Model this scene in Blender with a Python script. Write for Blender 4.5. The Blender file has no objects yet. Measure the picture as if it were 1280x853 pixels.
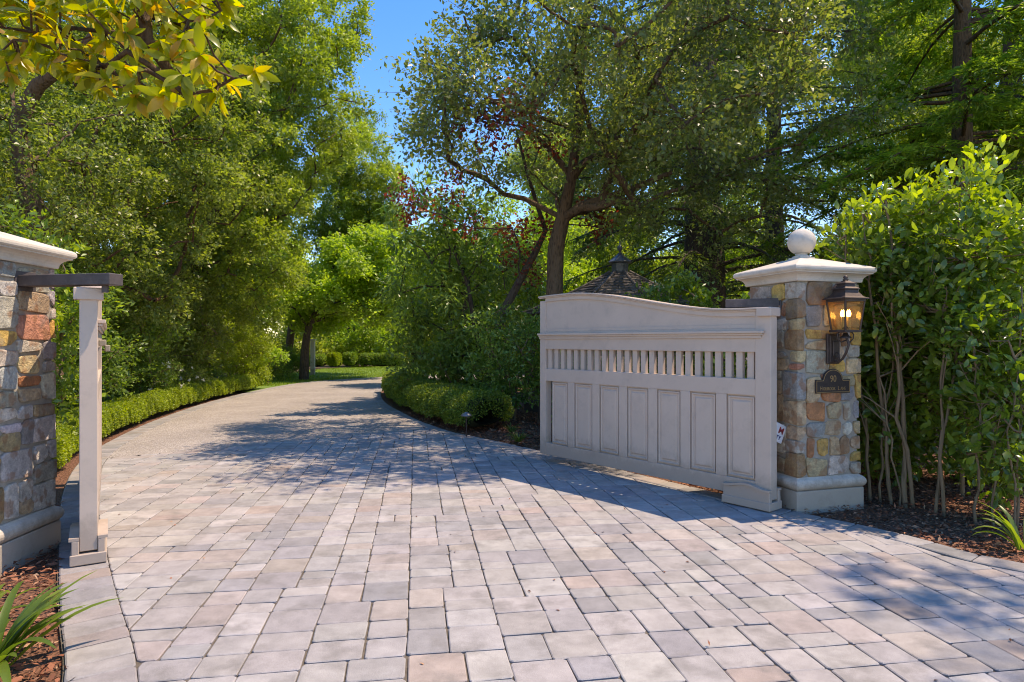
import bpy, bmesh, math, random
import numpy as np
from mathutils import Vector, Matrix

random.seed(5)
PI = math.pi
S = bpy.context.scene
COL = S.collection
F, H = 800.0, 1.54            # focal length in photo pixels, camera height (m)

def gp(x, y, z=0.0):           # where the sight line through a photo pixel meets the level z
    Y = F * (H - z) / (y - 426.0)
    return Vector(((x - 640.0) / F * Y, Y, z))

def at(x, y, Y):               # where the same line is Y metres out
    return Vector(((x - 640.0) / F * Y, Y, H - (y - 426.0) / F * Y))

# ------------------------------------------------------------------ materials
def new_mat(name):
    m = bpy.data.materials.new(name); m.use_nodes = True
    nt = m.node_tree; nt.nodes.clear()
    return m, nt

class NT:
    def __init__(s, nt): s.nt = nt
    def n(s, t, ins=None, **kw):
        k = s.nt.nodes.new(t)
        for a, v in kw.items(): setattr(k, a, v)
        for i, v in (ins or {}).items():
            if isinstance(v, bpy.types.NodeSocket): s.nt.links.new(v, k.inputs[i])
            else: k.inputs[i].default_value = v
        return k
    def ramp(s, fac, stops, interp='LINEAR'):
        r = s.n('ShaderNodeValToRGB', {0: fac}); e = r.color_ramp; e.interpolation = interp
        while len(e.elements) > 1: e.elements.remove(e.elements[-1])
        e.elements[0].position = stops[0][0]; e.elements[0].color = (*stops[0][1], 1)
        for p, c in stops[1:]:
            q = e.elements.new(p); q.color = (*c, 1)
        return r.outputs[0]
    def mix(s, fac, a, b, blend='MIX'):
        k = s.n('ShaderNodeMix', data_type='RGBA', blend_type=blend)
        for sock, v in ((k.inputs[0], fac), (k.inputs[6], a), (k.inputs[7], b)):
            if isinstance(v, bpy.types.NodeSocket): s.nt.links.new(v, sock)
            else: sock.default_value = (*v, 1) if isinstance(v, tuple) and len(v) == 3 else v
        return k.outputs[2]
    def noise(s, scale, detail=3, rough=.55, vec=None, out=0):
        i = {'Scale': scale, 'Detail': detail, 'Roughness': rough}
        if vec is not None: i['Vector'] = vec
        return s.n('ShaderNodeTexNoise', i).outputs[out]
    def out(s, sh): s.n('ShaderNodeOutputMaterial', {'Surface': sh})

def bsdf(N, color, rough=.6, bump=None, bstr=.3, bdist=.01, metal=0., spec=.4, **kw):
    ins = {'Base Color': (*color, 1) if isinstance(color, tuple) else color, 'Roughness': rough, 'Metallic': metal,
           'Specular IOR Level': spec}
    if bump is not None:
        b = N.n('ShaderNodeBump', {'Height': bump, 'Strength': bstr, 'Distance': bdist})
        ins['Normal'] = b.outputs[0]
    ins.update(kw)
    return N.n('ShaderNodeBsdfPrincipled', ins).outputs[0]

def m_plain(name, color, rough=.6, var=.12, scale=6., bstr=.15, bscale=60., metal=0., spec=.4, dirt=None, splash=None):
    m, nt = new_mat(name); N = NT(nt)
    tc = N.n('ShaderNodeTexCoord').outputs['Object']
    nz = N.noise(scale, 4, .6, tc)
    dark = tuple(c * (1 - var) for c in color); lite = tuple(min(1, c * (1 + var)) for c in color)
    col = N.ramp(nz, [(.3, dark), (.7, lite)])
    if dirt:
        d = N.ramp(N.noise(scale * 2.7, 6, .7, tc), [(.52, (0, 0, 0)), (.72, (1, 1, 1))])
        dm = N.n('ShaderNodeMath', {0: d, 1: dirt[1]}, operation='MULTIPLY').outputs[0]
        col = N.mix(dm, col, dirt[0])
    if splash:
        z = N.n('ShaderNodeSeparateXYZ', {0: N.n('ShaderNodeNewGeometry').outputs['Position']}).outputs[2]
        zz = N.n('ShaderNodeMath', {0: z, 1: N.n('ShaderNodeMath', {0: N.noise(7., 6, .75, tc), 1: .42}, operation='MULTIPLY').outputs[0]}, operation='SUBTRACT').outputs[0]
        f = N.ramp(zz, [(0., (splash[1],) * 3), (splash[2], (0, 0, 0))])
        col = N.mix(f, col, splash[0])
    N.out(bsdf(N, col, rough, N.noise(bscale, 3, .6, tc), bstr, .004, metal, spec))
    return m

def m_attr(name, rough=.8, mott=.25, mscale=14., bscale=90., bstr=.4, bdist=.004, spots=None, spec=.3, stain=None):
    """base colour comes from the piece's own colour attribute, mottled by noise"""
    m, nt = new_mat(name); N = NT(nt)
    a = N.n('ShaderNodeAttribute', attribute_name='col').outputs['Color']
    tc = N.n('ShaderNodeTexCoord').outputs['Object']
    nz = N.noise(mscale, 5, .65, tc)
    g = N.ramp(nz, [(.25, (1 - mott,) * 3), (.75, (1 + mott,) * 3)])
    col = N.mix(1., a, g, 'MULTIPLY')
    gr = N.ramp(N.noise(bscale * 1.3, 4, .8, tc), [(.3, (.74,) * 3), (.7, (1.24,) * 3)])
    col = N.mix(1., col, gr, 'MULTIPLY')
    if stain:
        f = N.ramp(N.noise(stain[1], 4, .6, tc), [(stain[2], (0, 0, 0)), (stain[2] + .16, (1, 1, 1))])
        fm = N.n('ShaderNodeMath', {0: f, 1: stain[3]}, operation='MULTIPLY').outputs[0]
        col = N.mix(fm, col, stain[0])
    if spots:
        sp = N.ramp(N.noise(spots[1], 2, .5, tc), [(spots[2], (0, 0, 0)), (spots[2] + .08, (1, 1, 1))])
        sm = N.n('ShaderNodeMath', {0: sp, 1: spots[3]}, operation='MULTIPLY').outputs[0]
        col = N.mix(sm, col, spots[0])
    h1 = N.noise(bscale, 5, .7, tc)
    h2 = N.n('ShaderNodeMath', {0: nz, 1: h1}, operation='ADD').outputs[0]
    N.out(bsdf(N, col, rough, h2, bstr, bdist, 0, spec))
    return m

def m_leaf(name, cols, trans=.4, tcol=None, rough=.42, spec=.5, hue=(.6, .25)):
    """leaf: colours by a per-leaf random number, light passing through"""
    m, nt = new_mat(name); N = NT(nt)
    r = N.n('ShaderNodeAttribute', attribute_name='rnd').outputs['Fac']
    k = len(cols)
    col = N.ramp(r, [(i / max(1, k - 1), c) for i, c in enumerate(cols)])
    tc = N.n('ShaderNodeTexCoord').outputs['Object']
    big = N.ramp(N.noise(hue[0], 2, .5, tc), [(.3, (1 - hue[1],) * 3), (.7, (1 + hue[1], 1 + hue[1] * .8, 1.))])
    col = N.mix(1., col, big, 'MULTIPLY')
    p = bsdf(N, col, rough, spec=spec)
    tcol = tcol or (2.2, 2.2, .7)
    tr = N.mix(1., col, tcol, 'MULTIPLY')
    t = N.n('ShaderNodeBsdfTranslucent', {'Color': tr}).outputs[0]
    N.out(N.n('ShaderNodeMixShader', {0: trans, 1: p, 2: t}).outputs[0])
    return m

def m_bark(name, a, b, scale=11., stretch=.3, bstr=1.):
    m, nt = new_mat(name); N = NT(nt)
    tc = N.n('ShaderNodeTexCoord').outputs['Object']
    mp = N.n('ShaderNodeMapping', {'Vector': tc, 'Scale': (1, 1, stretch)}).outputs[0]
    nz = N.noise(scale * 3, 6, .65, mp)
    v = N.n('ShaderNodeTexVoronoi', {'Vector': mp, 'Scale': scale * 2.2}).outputs[0]
    f = N.n('ShaderNodeMath', {0: nz, 1: v}, operation='ADD').outputs[0]
    col = N.ramp(f, [(.35, b), (.95, a)])
    N.out(bsdf(N, col, .9, f, bstr, .03, 0, .2))
    return m

# ------------------------------------------------------------------ mesh builder
class MB:
    def __init__(s): s.v = []; s.f = []; s.sm = []; s.c = []
    def add(s, verts, faces, smooth=False, col=None):
        o = len(s.v)
        s.v += [tuple(p) for p in verts]
        for f in faces:
            s.f.append([i + o for i in f]); s.sm.append(smooth); s.c.append(col)
        return s
    def box(s, lo, hi, fr=None, col=None):
        """axis box between lo and hi, optionally through a frame fr(p)->p"""
        (a, b, c), (d, e, g) = lo, hi
        P = [(a, b, c), (d, b, c), (d, e, c), (a, e, c), (a, b, g), (d, b, g), (d, e, g), (a, e, g)]
        if fr: P = [fr(p) for p in P]
        return s.add(P, [(0, 3, 2, 1), (4, 5, 6, 7), (0, 1, 5, 4), (1, 2, 6, 5), (2, 3, 7, 6), (3, 0, 4, 7)], col=col)
    def tube(s, pts, rad, n=8, cap=True, smooth=True, wob=0., seed=0):
        pts = [Vector(p) for p in pts]
        rad = rad if hasattr(rad, '__len__') else [rad] * len(pts)
        rg = random.Random(seed)
        up = Vector((0, 0, 1)); V = []
        u = None
        for i, p in enumerate(pts):
            d = (pts[min(i + 1, len(pts) - 1)] - pts[max(i - 1, 0)]).normalized()
            if u is None:
                u = d.cross(up) if abs(d.z) < .9 else d.cross(Vector((1, 0, 0)))
            u = (u - d * u.dot(d)).normalized(); w = d.cross(u)
            for k in range(n):
                a = 2 * PI * k / n; r = rad[i] * (1 + wob * (rg.random() - .5))
                V.append(p + (u * math.cos(a) + w * math.sin(a)) * r)
        Fc = []
        for i in range(len(pts) - 1):
            for k in range(n):
                a, b = i * n + k, i * n + (k + 1) % n
                Fc.append((a, b, b + n, a + n))
        s.add(V, Fc, smooth)
        if cap:
            s.add(V[:n], [tuple(range(n))[::-1]]); s.add(V[-n:], [tuple(range(n))])
        return s
    def lathe(s, prof, n=24, c=(0, 0, 0), smooth=True, fr=None, rot=0.):
        V = []
        for r, z in prof:
            for k in range(n):
                a = 2 * PI * k / n + rot
                p = (c[0] + r * math.cos(a), c[1] + r * math.sin(a), c[2] + z)
                V.append(fr(p) if fr else p)
        Fc = []
        for i in range(len(prof) - 1):
            for k in range(n):
                a, b = i * n + k, i * n + (k + 1) % n
                Fc.append((a, b, b + n, a + n))
        s.add(V, Fc, smooth)
        s.add(V[:n], [tuple(range(n))[::-1]]); s.add(V[-n:], [tuple(range(n))])
        return s
    def sweep_square(s, prof, half, fr, smooth=False, cap=True):
        """profile (outset, z) swept round a square of half-size half, centred on the frame's origin"""
        V = []
        for o, z in prof:
            h = half + o
            for x, y in ((-h, -h), (h, -h), (h, h), (-h, h)): V.append(fr((x, y, z)))
        Fc = []
        for i in range(len(prof) - 1):
            for k in range(4):
                a, b = i * 4 + k, i * 4 + (k + 1) % 4
                Fc.append((a, b, b + 4, a + 4))
        s.add(V, Fc, smooth)
        if cap:
            s.add(V[:4], [(3, 2, 1, 0)]); s.add(V[-4:], [(0, 1, 2, 3)])
        return s
    def prism(s, poly, depth0, depth1, fr):
        """2D outline (x, z) extruded along y from depth0 to depth1"""
        n = len(poly)
        V = [fr((x, depth0, z)) for x, z in poly] + [fr((x, depth1, z)) for x, z in poly]
        Fc = [tuple(range(n)), tuple(range(2 * n - 1, n - 1, -1))]
        for k in range(n):
            j = (k + 1) % n
            Fc.append((k, k + n, j + n, j))
        return s.add(V, Fc)
    def build(s, name, mat, parent=None, bevel=0., seg=1, recalc=True):
        me = bpy.data.meshes.new(name)
        inv = parent_inv(parent) if parent else None
        V = [tuple(inv @ Vector(p)) for p in s.v] if inv else s.v
        me.from_pydata(V, [], s.f)
        me.polygons.foreach_set('use_smooth', s.sm)
        if any(c is not None for c in s.c):
            at_ = me.attributes.new('col', 'FLOAT_COLOR', 'FACE')
            arr = np.ones((len(s.f), 4), dtype=np.float32)
            arr[:, :3] = [c if c is not None else (.4, .4, .4) for c in s.c]
            at_.data.foreach_set('color', arr.ravel())
        if recalc or bevel:
            bm = bmesh.new(); bm.from_mesh(me)
            if recalc: bmesh.ops.recalc_face_normals(bm, faces=bm.faces)
            if bevel:
                bmesh.ops.remove_doubles(bm, verts=bm.verts, dist=1e-5)
                ed = [e for e in bm.edges if len(e.link_faces) == 2 and e.calc_face_angle(0) > .5]
                bmesh.ops.bevel(bm, geom=ed, offset=bevel, segments=seg, affect='EDGES', clamp_overlap=True)
            bm.to_mesh(me); bm.free()
        me.materials.append(mat)
        o = bpy.data.objects.new(name, me); COL.objects.link(o)
        if parent: o.parent = parent
        return o

_WORLD = {}
def parent_inv(p):
    """world -> p's own space (only translations are used for Empties here)"""
    m = Matrix.Identity(4); q = p
    while q is not None:
        m = q.matrix_basis @ m; q = q.parent
    return m.inverted()

def tag(o, label=None, cat=None, group=None, kind=None):
    if label: o['label'] = label
    if cat: o['category'] = cat
    if group: o['group'] = group
    if kind: o['kind'] = kind
    return o

def thing(name, label, cat, loc=(0, 0, 0), group=None):
    o = bpy.data.objects.new(name, None); COL.objects.link(o)
    o.location = loc; o.empty_display_size = .2
    return tag(o, label, cat, group)

def np_mesh(name, V, loops, starts, totals, mat, parent=None, rnd=None, smooth=False):
    me = bpy.data.meshes.new(name)
    if parent is not None:
        inv = parent_inv(parent).to_translation()
        V = V + np.array(inv, dtype=np.float32)
    me.vertices.add(len(V)); me.vertices.foreach_set('co', np.ascontiguousarray(V, dtype=np.float32).ravel())
    me.loops.add(len(loops)); me.loops.foreach_set('vertex_index', loops.astype(np.int32))
    me.polygons.add(len(starts)); me.polygons.foreach_set('loop_start', starts.astype(np.int32))
    if smooth: me.polygons.foreach_set('use_smooth', np.ones(len(starts), dtype=bool))
    if rnd is not None:
        a = me.attributes.new('rnd', 'FLOAT', 'FACE'); a.data.foreach_set('value', rnd.astype(np.float32))
    me.update(calc_edges=True)
    me.materials.append(mat)
    o = bpy.data.objects.new(name, me); COL.objects.link(o)
    if parent is not None: o.parent = parent
    return o

def unit(a): return a / np.maximum(np.linalg.norm(a, axis=-1, keepdims=True), 1e-9)

def leaves(name, P, A, Nn, L, W, mat, parent=None, style='q', rnd=None, rng=None):
    """one mesh of many leaves: P base points, A leaf axes, Nn rough normals, L and W sizes"""
    n = len(P); A = unit(A); Sd = unit(np.cross(A, Nn)); Nn = np.cross(Sd, A)
    L = np.broadcast_to(L, (n,))[:, None]; W = np.broadcast_to(W, (n,))[:, None]
    if rnd is None: rnd = rng.random(n)
    if style == 'q':
        b = P; r = P + A * L * .48 + Sd * W * .5 + Nn * W * .14; t = P + A * L - Nn * L * .08; l = P + A * L * .48 - Sd * W * .5 + Nn * W * .14
        V = np.stack([b, r, t, l], 1).reshape(-1, 3)
        loops = np.arange(4 * n); st = np.arange(n) * 4; to = np.full(n, 4); rr = rnd; sm = False
    elif style == 'm':
        b = P; r = P + A * L * .46 + Sd * W * .5 + Nn * W * .16; l = P + A * L * .46 - Sd * W * .5 + Nn * W * .16
        m = P + A * L * .5; t = P + A * L - Nn * L * .13
        V = np.stack([b, r, t, l, m], 1).reshape(-1, 3)
        base = (np.arange(n) * 5)[:, None]
        loops = np.concatenate([base + np.array([0, 1, 2, 4]), base + np.array([0, 4, 2, 3])], 1).ravel()
        st = np.arange(2 * n) * 4; to = np.full(2 * n, 4); rr = np.repeat(rnd, 2); sm = False
    else:
        f = .18
        def row(t, w, dz): return [P + A * L * t - Sd * W * w + Nn * (W * w * f + L * dz), P + A * L * t + Nn * L * dz, P + A * L * t + Sd * W * w + Nn * (W * w * f + L * dz)]
        R = [P] + row(.22, .33, .03) + row(.52, .5, .02) + row(.8, .34, -.05) + [P + A * L - Nn * L * .14]
        V = np.stack(R, 1).reshape(-1, 3)
        base = (np.arange(n) * 11)[:, None]
        tri = np.array([[0, 3, 2], [0, 2, 1]]); quads = np.array([[2, 3, 6, 5], [1, 2, 5, 4], [5, 6, 9, 8], [4, 5, 8, 7]]); tri2 = np.array([[8, 9, 10], [7, 8, 10]])
        lp = np.concatenate([tri.ravel(), quads.ravel(), tri2.ravel()])
        loops = (base + lp).ravel()
        tt = np.array([3, 3, 4, 4, 4, 4, 3, 3]); ss = np.concatenate([[0], np.cumsum(tt)[:-1]])
        st = (np.arange(n)[:, None] * len(lp) + ss).ravel(); to = np.tile(tt, n); rr = np.repeat(rnd, 8); sm = True
    return np_mesh(name, V, loops, st, to, mat, parent, rr, sm)

def sprays(rng, clumps, dens, nl, sig, inner=.25, reach=(.65, 1.1), droop=0., up=.5, tz=.55, nv=.6):
    """leaf positions on short sprays that fan out from every clump; returns P, A, N and the sprays' ends"""
    P, A, Nn, TW = [], [], [], []
    for (cx, cy, cz, rx, ry, rz) in clumps:
        R = np.array([rx, ry, rz]); c = np.array([cx, cy, cz])
        area = 4 * PI * ((rx * ry + ry * rz + rx * rz) / 3)
        k = max(3, int(area * dens * rng.uniform(.75, 1.25)))
        d = unit(rng.normal(size=(k, 3))); d[:, 2] += .1; d = unit(d)
        u = rng.uniform(reach[0], reach[1], (k, 1))
        s0 = c + d * R * inner + rng.normal(size=(k, 3)) * R * .12
        s1 = c + d * R * u; s1[:, 2] -= droop * rng.random(k) * rz
        TW.append(np.stack([s0, s1], 1))
        t = rng.random((k, nl, 1)) ** tz
        p = s0[:, None] + (s1 - s0)[:, None] * t + rng.normal(size=(k, nl, 3)) * sig
        ax = unit((s1 - s0))[:, None] * .7 + rng.normal(size=(k, nl, 3)) * .55; ax[..., 2] -= droop * .4
        nn = rng.normal(size=(k, nl, 3)) * nv; nn[..., 2] += up; nn += d[:, None] * .35
        P.append(p.reshape(-1, 3)); A.append(ax.reshape(-1, 3)); Nn.append(nn.reshape(-1, 3))
    return np.concatenate(P), np.concatenate(A), np.concatenate(Nn), np.concatenate(TW)

def fill(rng, c, R, n, r0, r1, bias=.45, flat=.75, keep=None, gap=.75):
    """clump centres spread through an ellipsoid, kept apart"""
    out = []; c = np.array(c); R = np.array(R); tries = 0
    while len(out) < n and tries < n * 60:
        tries += 1
        d = unit(rng.normal(size=3)); p = c + d * R * rng.random() ** bias
        r = rng.uniform(r0, r1)
        if keep and not keep(p): continue
        if any((abs(p - q[:3]) ** 2).sum() < (gap * (r + q[3]) * .6) ** 2 for q in [np.array(o) for o in out]): continue
        out.append((p[0], p[1], p[2], r, r, r * flat))
    return out

def limbs(mb, trunk, clumps, rng, rmin=.012, k=2.3, sag=.12, n=6, start=.35):
    """branches: every clump hangs on the nearest node nearer the root; radii add up towards the trunk"""
    nodes = [Vector(p[:3]) for p in trunk]; i0 = max(1, int(len(nodes) * start))
    ids = list(range(i0, len(nodes))); par = {}
    root = nodes[i0]
    order = sorted(clumps, key=lambda c: (Vector(c[:3]) - root).length)
    for c in order:
        p = Vector(c[:3]); best = min(ids, key=lambda j: (nodes[j] - p).length + .35 * (nodes[j] - root).length)
        nodes.append(p); ids.append(len(nodes) - 1); par[len(nodes) - 1] = best
    load = {j: rmin ** k for j in par}
    for j in sorted(par, reverse=True):
        if par[j] in load: load[par[j]] += load[j]
    for j, q in par.items():
        a, b = nodes[q], nodes[j]; L = (b - a).length
        r1 = load[j] ** (1 / k); r0 = min(r1 * 1.25, (load[q] ** (1 / k) if q in load else trunk[min(q, len(trunk) - 1)][3] * .8))
        m = [a]
        off = Vector(rng.normal(size=3)) * L * .09 + Vector((0, 0, L * sag))
        for t in (.25, .5, .75):
            m.append(a.lerp(b, t) + off * (4 * t * (1 - t)) * .7 + Vector(rng.normal(size=3)) * L * .025)
        m.append(b)
        mb.tube(m, [r0 + (r1 - r0) * t for t in (0, .25, .5, .75, 1)], n, cap=False)
    return mb

def twigs(mb, TW, rng, frac=.3, r=.006, n=3):
    for s in TW:
        if rng.random() < frac:
            a, b = Vector(s[0]), Vector(s[1]); m = a.lerp(b, .5) + Vector(rng.normal(size=3)) * (b - a).length * .08
            mb.tube([a, m, b], [r, r * .7, r * .3], n, cap=False)

def tree(name, label, cat, trunk, clumps, leaf, bark, rng, group=None, dens=9, nl=22, sig=.08, L=.07, W=.035, style='q',
         droop=0., twig=.25, rmin=.014, tn=10, up=.5, inner=.25, reach=(.65, 1.1), tz=.55, rnd=None, more=None, sag=.12, nv=.6, part='crown', start=.35, twr=.006):
    base = Vector(trunk[0][:3])
    t = thing(name, label, cat, base, group)
    mb = MB(); pts = [Vector(p[:3]) for p in trunk]
    mb.tube(pts, [p[3] for p in trunk], tn, wob=.22, seed=int(rng.integers(1e6)))
    mb = limbs(mb, trunk, clumps, rng, rmin, sag=sag, start=start)
    P, A, N, TW = sprays(rng, clumps, dens, nl, sig, inner, reach, droop=droop, up=up, tz=tz, nv=nv)
    if twig: twigs(mb, TW, rng, twig, twr)
    mb.build('trunk', bark, t, recalc=False)
    n = len(P)
    LL = L * rng.uniform(.6, 1.35, n)
    tone = .5 * rng.random(n // nl + 1)[np.arange(n) // nl] + .5 * rng.random(n)       # leaves of one spray are of an age
    leaves(part, P, A, N, LL, LL * (W / L) * rng.uniform(.8, 1.2, n), leaf, t, style, rnd=tone, rng=rng)
    return t

R_ = np.random.default_rng(11)
# ------------------------------------------------------------------ the setting: ground, beds, driveway
def catmull(pts, k=6):
    P = [Vector(p[:2]) for p in pts]; out = []
    for i in range(len(P) - 1):
        p0, p1, p2, p3 = P[max(i - 1, 0)], P[i], P[i + 1], P[min(i + 2, len(P) - 1)]
        for j in range(k):
            t = j / k
            out.append(.5 * ((2 * p1) + (p2 - p0) * t + (2 * p0 - 5 * p1 + 4 * p2 - p3) * t * t + (3 * p1 - p0 - 3 * p2 + p3) * t ** 3))
    out.append(P[-1]); return out

def offset(line, d):
    out = []
    for i, p in enumerate(line):
        t = (line[min(i + 1, len(line) - 1)] - line[max(i - 1, 0)]).normalized()
        w = d(i / (len(line) - 1)) if callable(d) else d
        out.append(p + Vector((t.y, -t.x)) * w)          # to the right of travel
    return out

LO = catmull([(-1.9, -4), (-1.5, -1.5), (-1.55, .9), (-1.68, 2.2), gp(80, 853), gp(76, 770), gp(74, 704), gp(78, 620), gp(100, 577), gp(140, 550), gp(200, 523),
              gp(270, 500), gp(345, 483), gp(400, 476), gp(490, 470.5), (0, 31.5), (8, 34)])
RO = catmull([(12, -1), (8, 1.9), (5.2, 3.35), gp(1280, 705), gp(1150, 673), gp(1080, 657), gp(1020, 645), gp(965, 633), gp(900, 617), gp(840, 603), gp(750, 581),
              gp(675, 563.5), gp(600, 547), gp(562, 539), gp(524, 525.6), gp(500, 514), gp(483, 504), gp(476, 494), gp(480, 485), gp(500, 477), (0, 26.5), (8, 29)])
LI = offset(LO, .28)
RI = offset(RO, -.2)
AB0, AB1 = gp(125, 573).xy, gp(530, 535.5).xy

def poly_obj(name, poly, z, mat, kind='structure'):
    from mathutils.geometry import tessellate_polygon
    V = [Vector((p[0], p[1], z)) for p in poly]
    T = tessellate_polygon([V])
    mb = MB(); mb.add(V, [tuple(t) for t in T])
    o = mb.build(name, mat, recalc=False)
    bm = bmesh.new(); bm.from_mesh(o.data)
    for f in bm.faces:
        f.normal_update()
        if f.normal.z < 0: f.normal_flip()
    bm.to_mesh(o.data); bm.free()
    return tag(o, kind=kind)

def m_ground():
    m, nt = new_mat('earth'); N = NT(nt); tc = N.n('ShaderNodeTexCoord').outputs['Object']
    nz = N.noise(.8, 6, .7, tc); col = N.ramp(nz, [(.3, (.05, .036, .024)), (.55, (.085, .06, .036)), (.75, (.05, .06, .025))])
    N.out(bsdf(N, col, .95, N.noise(18, 5, .7, tc), .8, .04)); return m
def m_mulch():
    m, nt = new_mat('bark mulch'); N = NT(nt); tc = N.n('ShaderNodeTexCoord').outputs['Object']
    v = N.n('ShaderNodeTexVoronoi', {'Vector': tc, 'Scale': 45., 'Randomness': 1.}); nz = N.noise(30, 5, .7, tc)
    col = N.ramp(N.n('ShaderNodeMath', {0: v.outputs[0], 1: nz}, operation='ADD').outputs[0], [(.35, (.035, .016, .01)), (.7, (.13, .055, .03)), (1.0, (.22, .1, .06))])
    N.out(bsdf(N, col, .9, v.outputs[0], .9, .03)); return m
def m_sand():
    m, nt = new_mat('joint sand'); N = NT(nt); tc = N.n('ShaderNodeTexCoord').outputs['Object']
    col = N.ramp(N.noise(40, 5, .7, tc), [(.3, (.075, .06, .045)), (.7, (.19, .155, .12))])
    N.out(bsdf(N, col, .95, N.noise(200, 3, .7, tc), .6, .006)); return m
def m_aggregate():
    m, nt = new_mat('exposed aggregate'); N = NT(nt); tc = N.n('ShaderNodeTexCoord').outputs['Object']
    v = N.n('ShaderNodeTexVoronoi', {'Vector': tc, 'Scale': 55., 'Randomness': 1.})
    peb = N.ramp(N.n('ShaderNodeSeparateColor', {0: v.outputs['Color']}).outputs[0], [(0, (.26, .225, .21)), (.3, (.47, .42, .39)), (.6, (.58, .53, .50)), (.85, (.5, .41, .36)), (1, (.75, .71, .68))])
    gap = N.ramp(v.outputs['Distance'], [(.25, (1, 1, 1)), (.6, (.45, .43, .4))])
    col = N.mix(1., peb, gap, 'MULTIPLY')
    col = N.mix(.32, col, (.40, .365, .345))
    big = N.ramp(N.noise(.9, 5, .65, tc), [(.3, (.82, .8, .78)), (.7, (1.12, 1.1, 1.08))])
    col = N.mix(1., col, big, 'MULTIPLY')
    h = N.n('ShaderNodeMath', {0: 1., 1: v.outputs['Distance']}, operation='SUBTRACT').outputs[0]
    N.out(bsdf(N, col, .85, h, .6, .008)); return m

M_earth, M_mulch, M_sand, M_agg = m_ground(), m_mulch(), m_sand(), m_aggregate()
g = MB(); g.add([(-300, -60, -.07), (300, -60, -.07), (300, 500, -.07), (-300, 500, -.07)], [(0, 1, 2, 3)])
tag(g.build('ground', M_earth), kind='structure')
poly_obj('joint_sand_bed', offset(LO, -.01) + list(reversed(offset(RO, .01))), -.012, M_sand)
# loose bark mulch in the beds either side
left_bed = list(LO[:100]) + [Vector((-14, 30)), Vector((-16, 2)), Vector((-9, -4))]
li_end = max(i for i, p in enumerate(LO) if p.y < 20.6)
left_bed = LO[:li_end] + [Vector((-12, 22)), Vector((-16, 12)), Vector((-16, -4))]
poly_obj('mulch_bed', left_bed, -.03, M_mulch)
ri_end = max(i for i, p in enumerate(RO) if p.y < 25 and p.x < 0)
right_bed = RO[:ri_end] + [Vector((2, 24)), Vector((14, 20)), Vector((14, -1))]
poly_obj('mulch_bed', right_bed, -.03, M_mulch)

def near_line(line, p):
    best = None
    for i in range(len(line) - 1):
        a, b = line[i], line[i + 1]; ab = b - a
        t = max(0, min(1, (p - a).dot(ab) / max(ab.length_squared, 1e-9))); q = a + ab * t
        d = (p - q).length_squared
        if best is None or d < best[0]: best = (d, q, ab.normalized())
    return best

def clip(poly, p, n):
    out = []
    for i in range(len(poly)):
        a, b = poly[i], poly[(i + 1) % len(poly)]
        da, db = (a - p).dot(n), (b - p).dot(n)
        if da >= 0: out.append(a)
        if da * db < 0: out.append(a + (b - a) * (da / (da - db)))
    return out

def area(poly): return .5 * sum(poly[i].x * poly[(i + 1) % len(poly)].y - poly[(i + 1) % len(poly)].x * poly[i].y for i in range(len(poly)))

def slab(mb, poly, z, h, col, rg, bev=.0055, cut=.013, tilt=.006):
    if len(poly) < 3: return
    if area(poly) < 0: poly = poly[::-1]
    if area(poly) < .0012: return
    # drop very short edges, then cut the corners
    P = [p for i, p in enumerate(poly) if (p - poly[i - 1]).length > .012]
    if len(P) < 3: return
    Q = []
    for i, p in enumerate(P):
        a, b = P[i - 1], P[(i + 1) % len(P)]
        ca, cb = min(cut * rg.uniform(.5, 1.5), (a - p).length * .3), min(cut * rg.uniform(.5, 1.5), (b - p).length * .3)
        Q.append(p + (a - p).normalized() * ca); Q.append(p + (b - p).normalized() * cb)
    c = sum(Q, Vector((0, 0))) / len(Q); n = len(Q)
    tx, ty = rg.uniform(-tilt, tilt), rg.uniform(-tilt, tilt); dz = rg.uniform(-.0015, .0015)
    zz = lambda p: z + dz + (p.x - c.x) * tx + (p.y - c.y) * ty
    I = []
    for i in range(n):
        t = (Q[(i + 1) % n] - Q[i - 1]).normalized(); I.append(Q[i] + Vector((-t.y, t.x)) * bev)
    V = [(p.x, p.y, zz(p) - h) for p in Q] + [(p.x, p.y, zz(p) - bev * .7) for p in Q] + [(p.x, p.y, zz(p)) for p in I]
    Fc = []
    for r in (0, 1):
        for k in range(n):
            j = (k + 1) % n; Fc.append((r * n + k, r * n + j, r * n + n + j, r * n + n + k))
    Fc.append(tuple(range(2 * n, 3 * n)))
    mb.add(V, Fc, False, col)

PAVE = [(.35, .318, .292)] * 9 + [(.375, .342, .315)] * 5 + [(.315, .29, .272)] * 5 + [(.358, .305, .27)] * 4 + [(.39, .36, .33)] * 2 + [(.285, .268, .258)] * 3 + [(.35, .28, .238)] * 1
def pave_col(rg):
    c = rg.choice(PAVE); k = rg.uniform(.9, 1.1); return (c[0] * k * .985, c[1] * k * rg.uniform(.98, 1.015), c[2] * k * 1.04 * rg.uniform(.97, 1.02))

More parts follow.
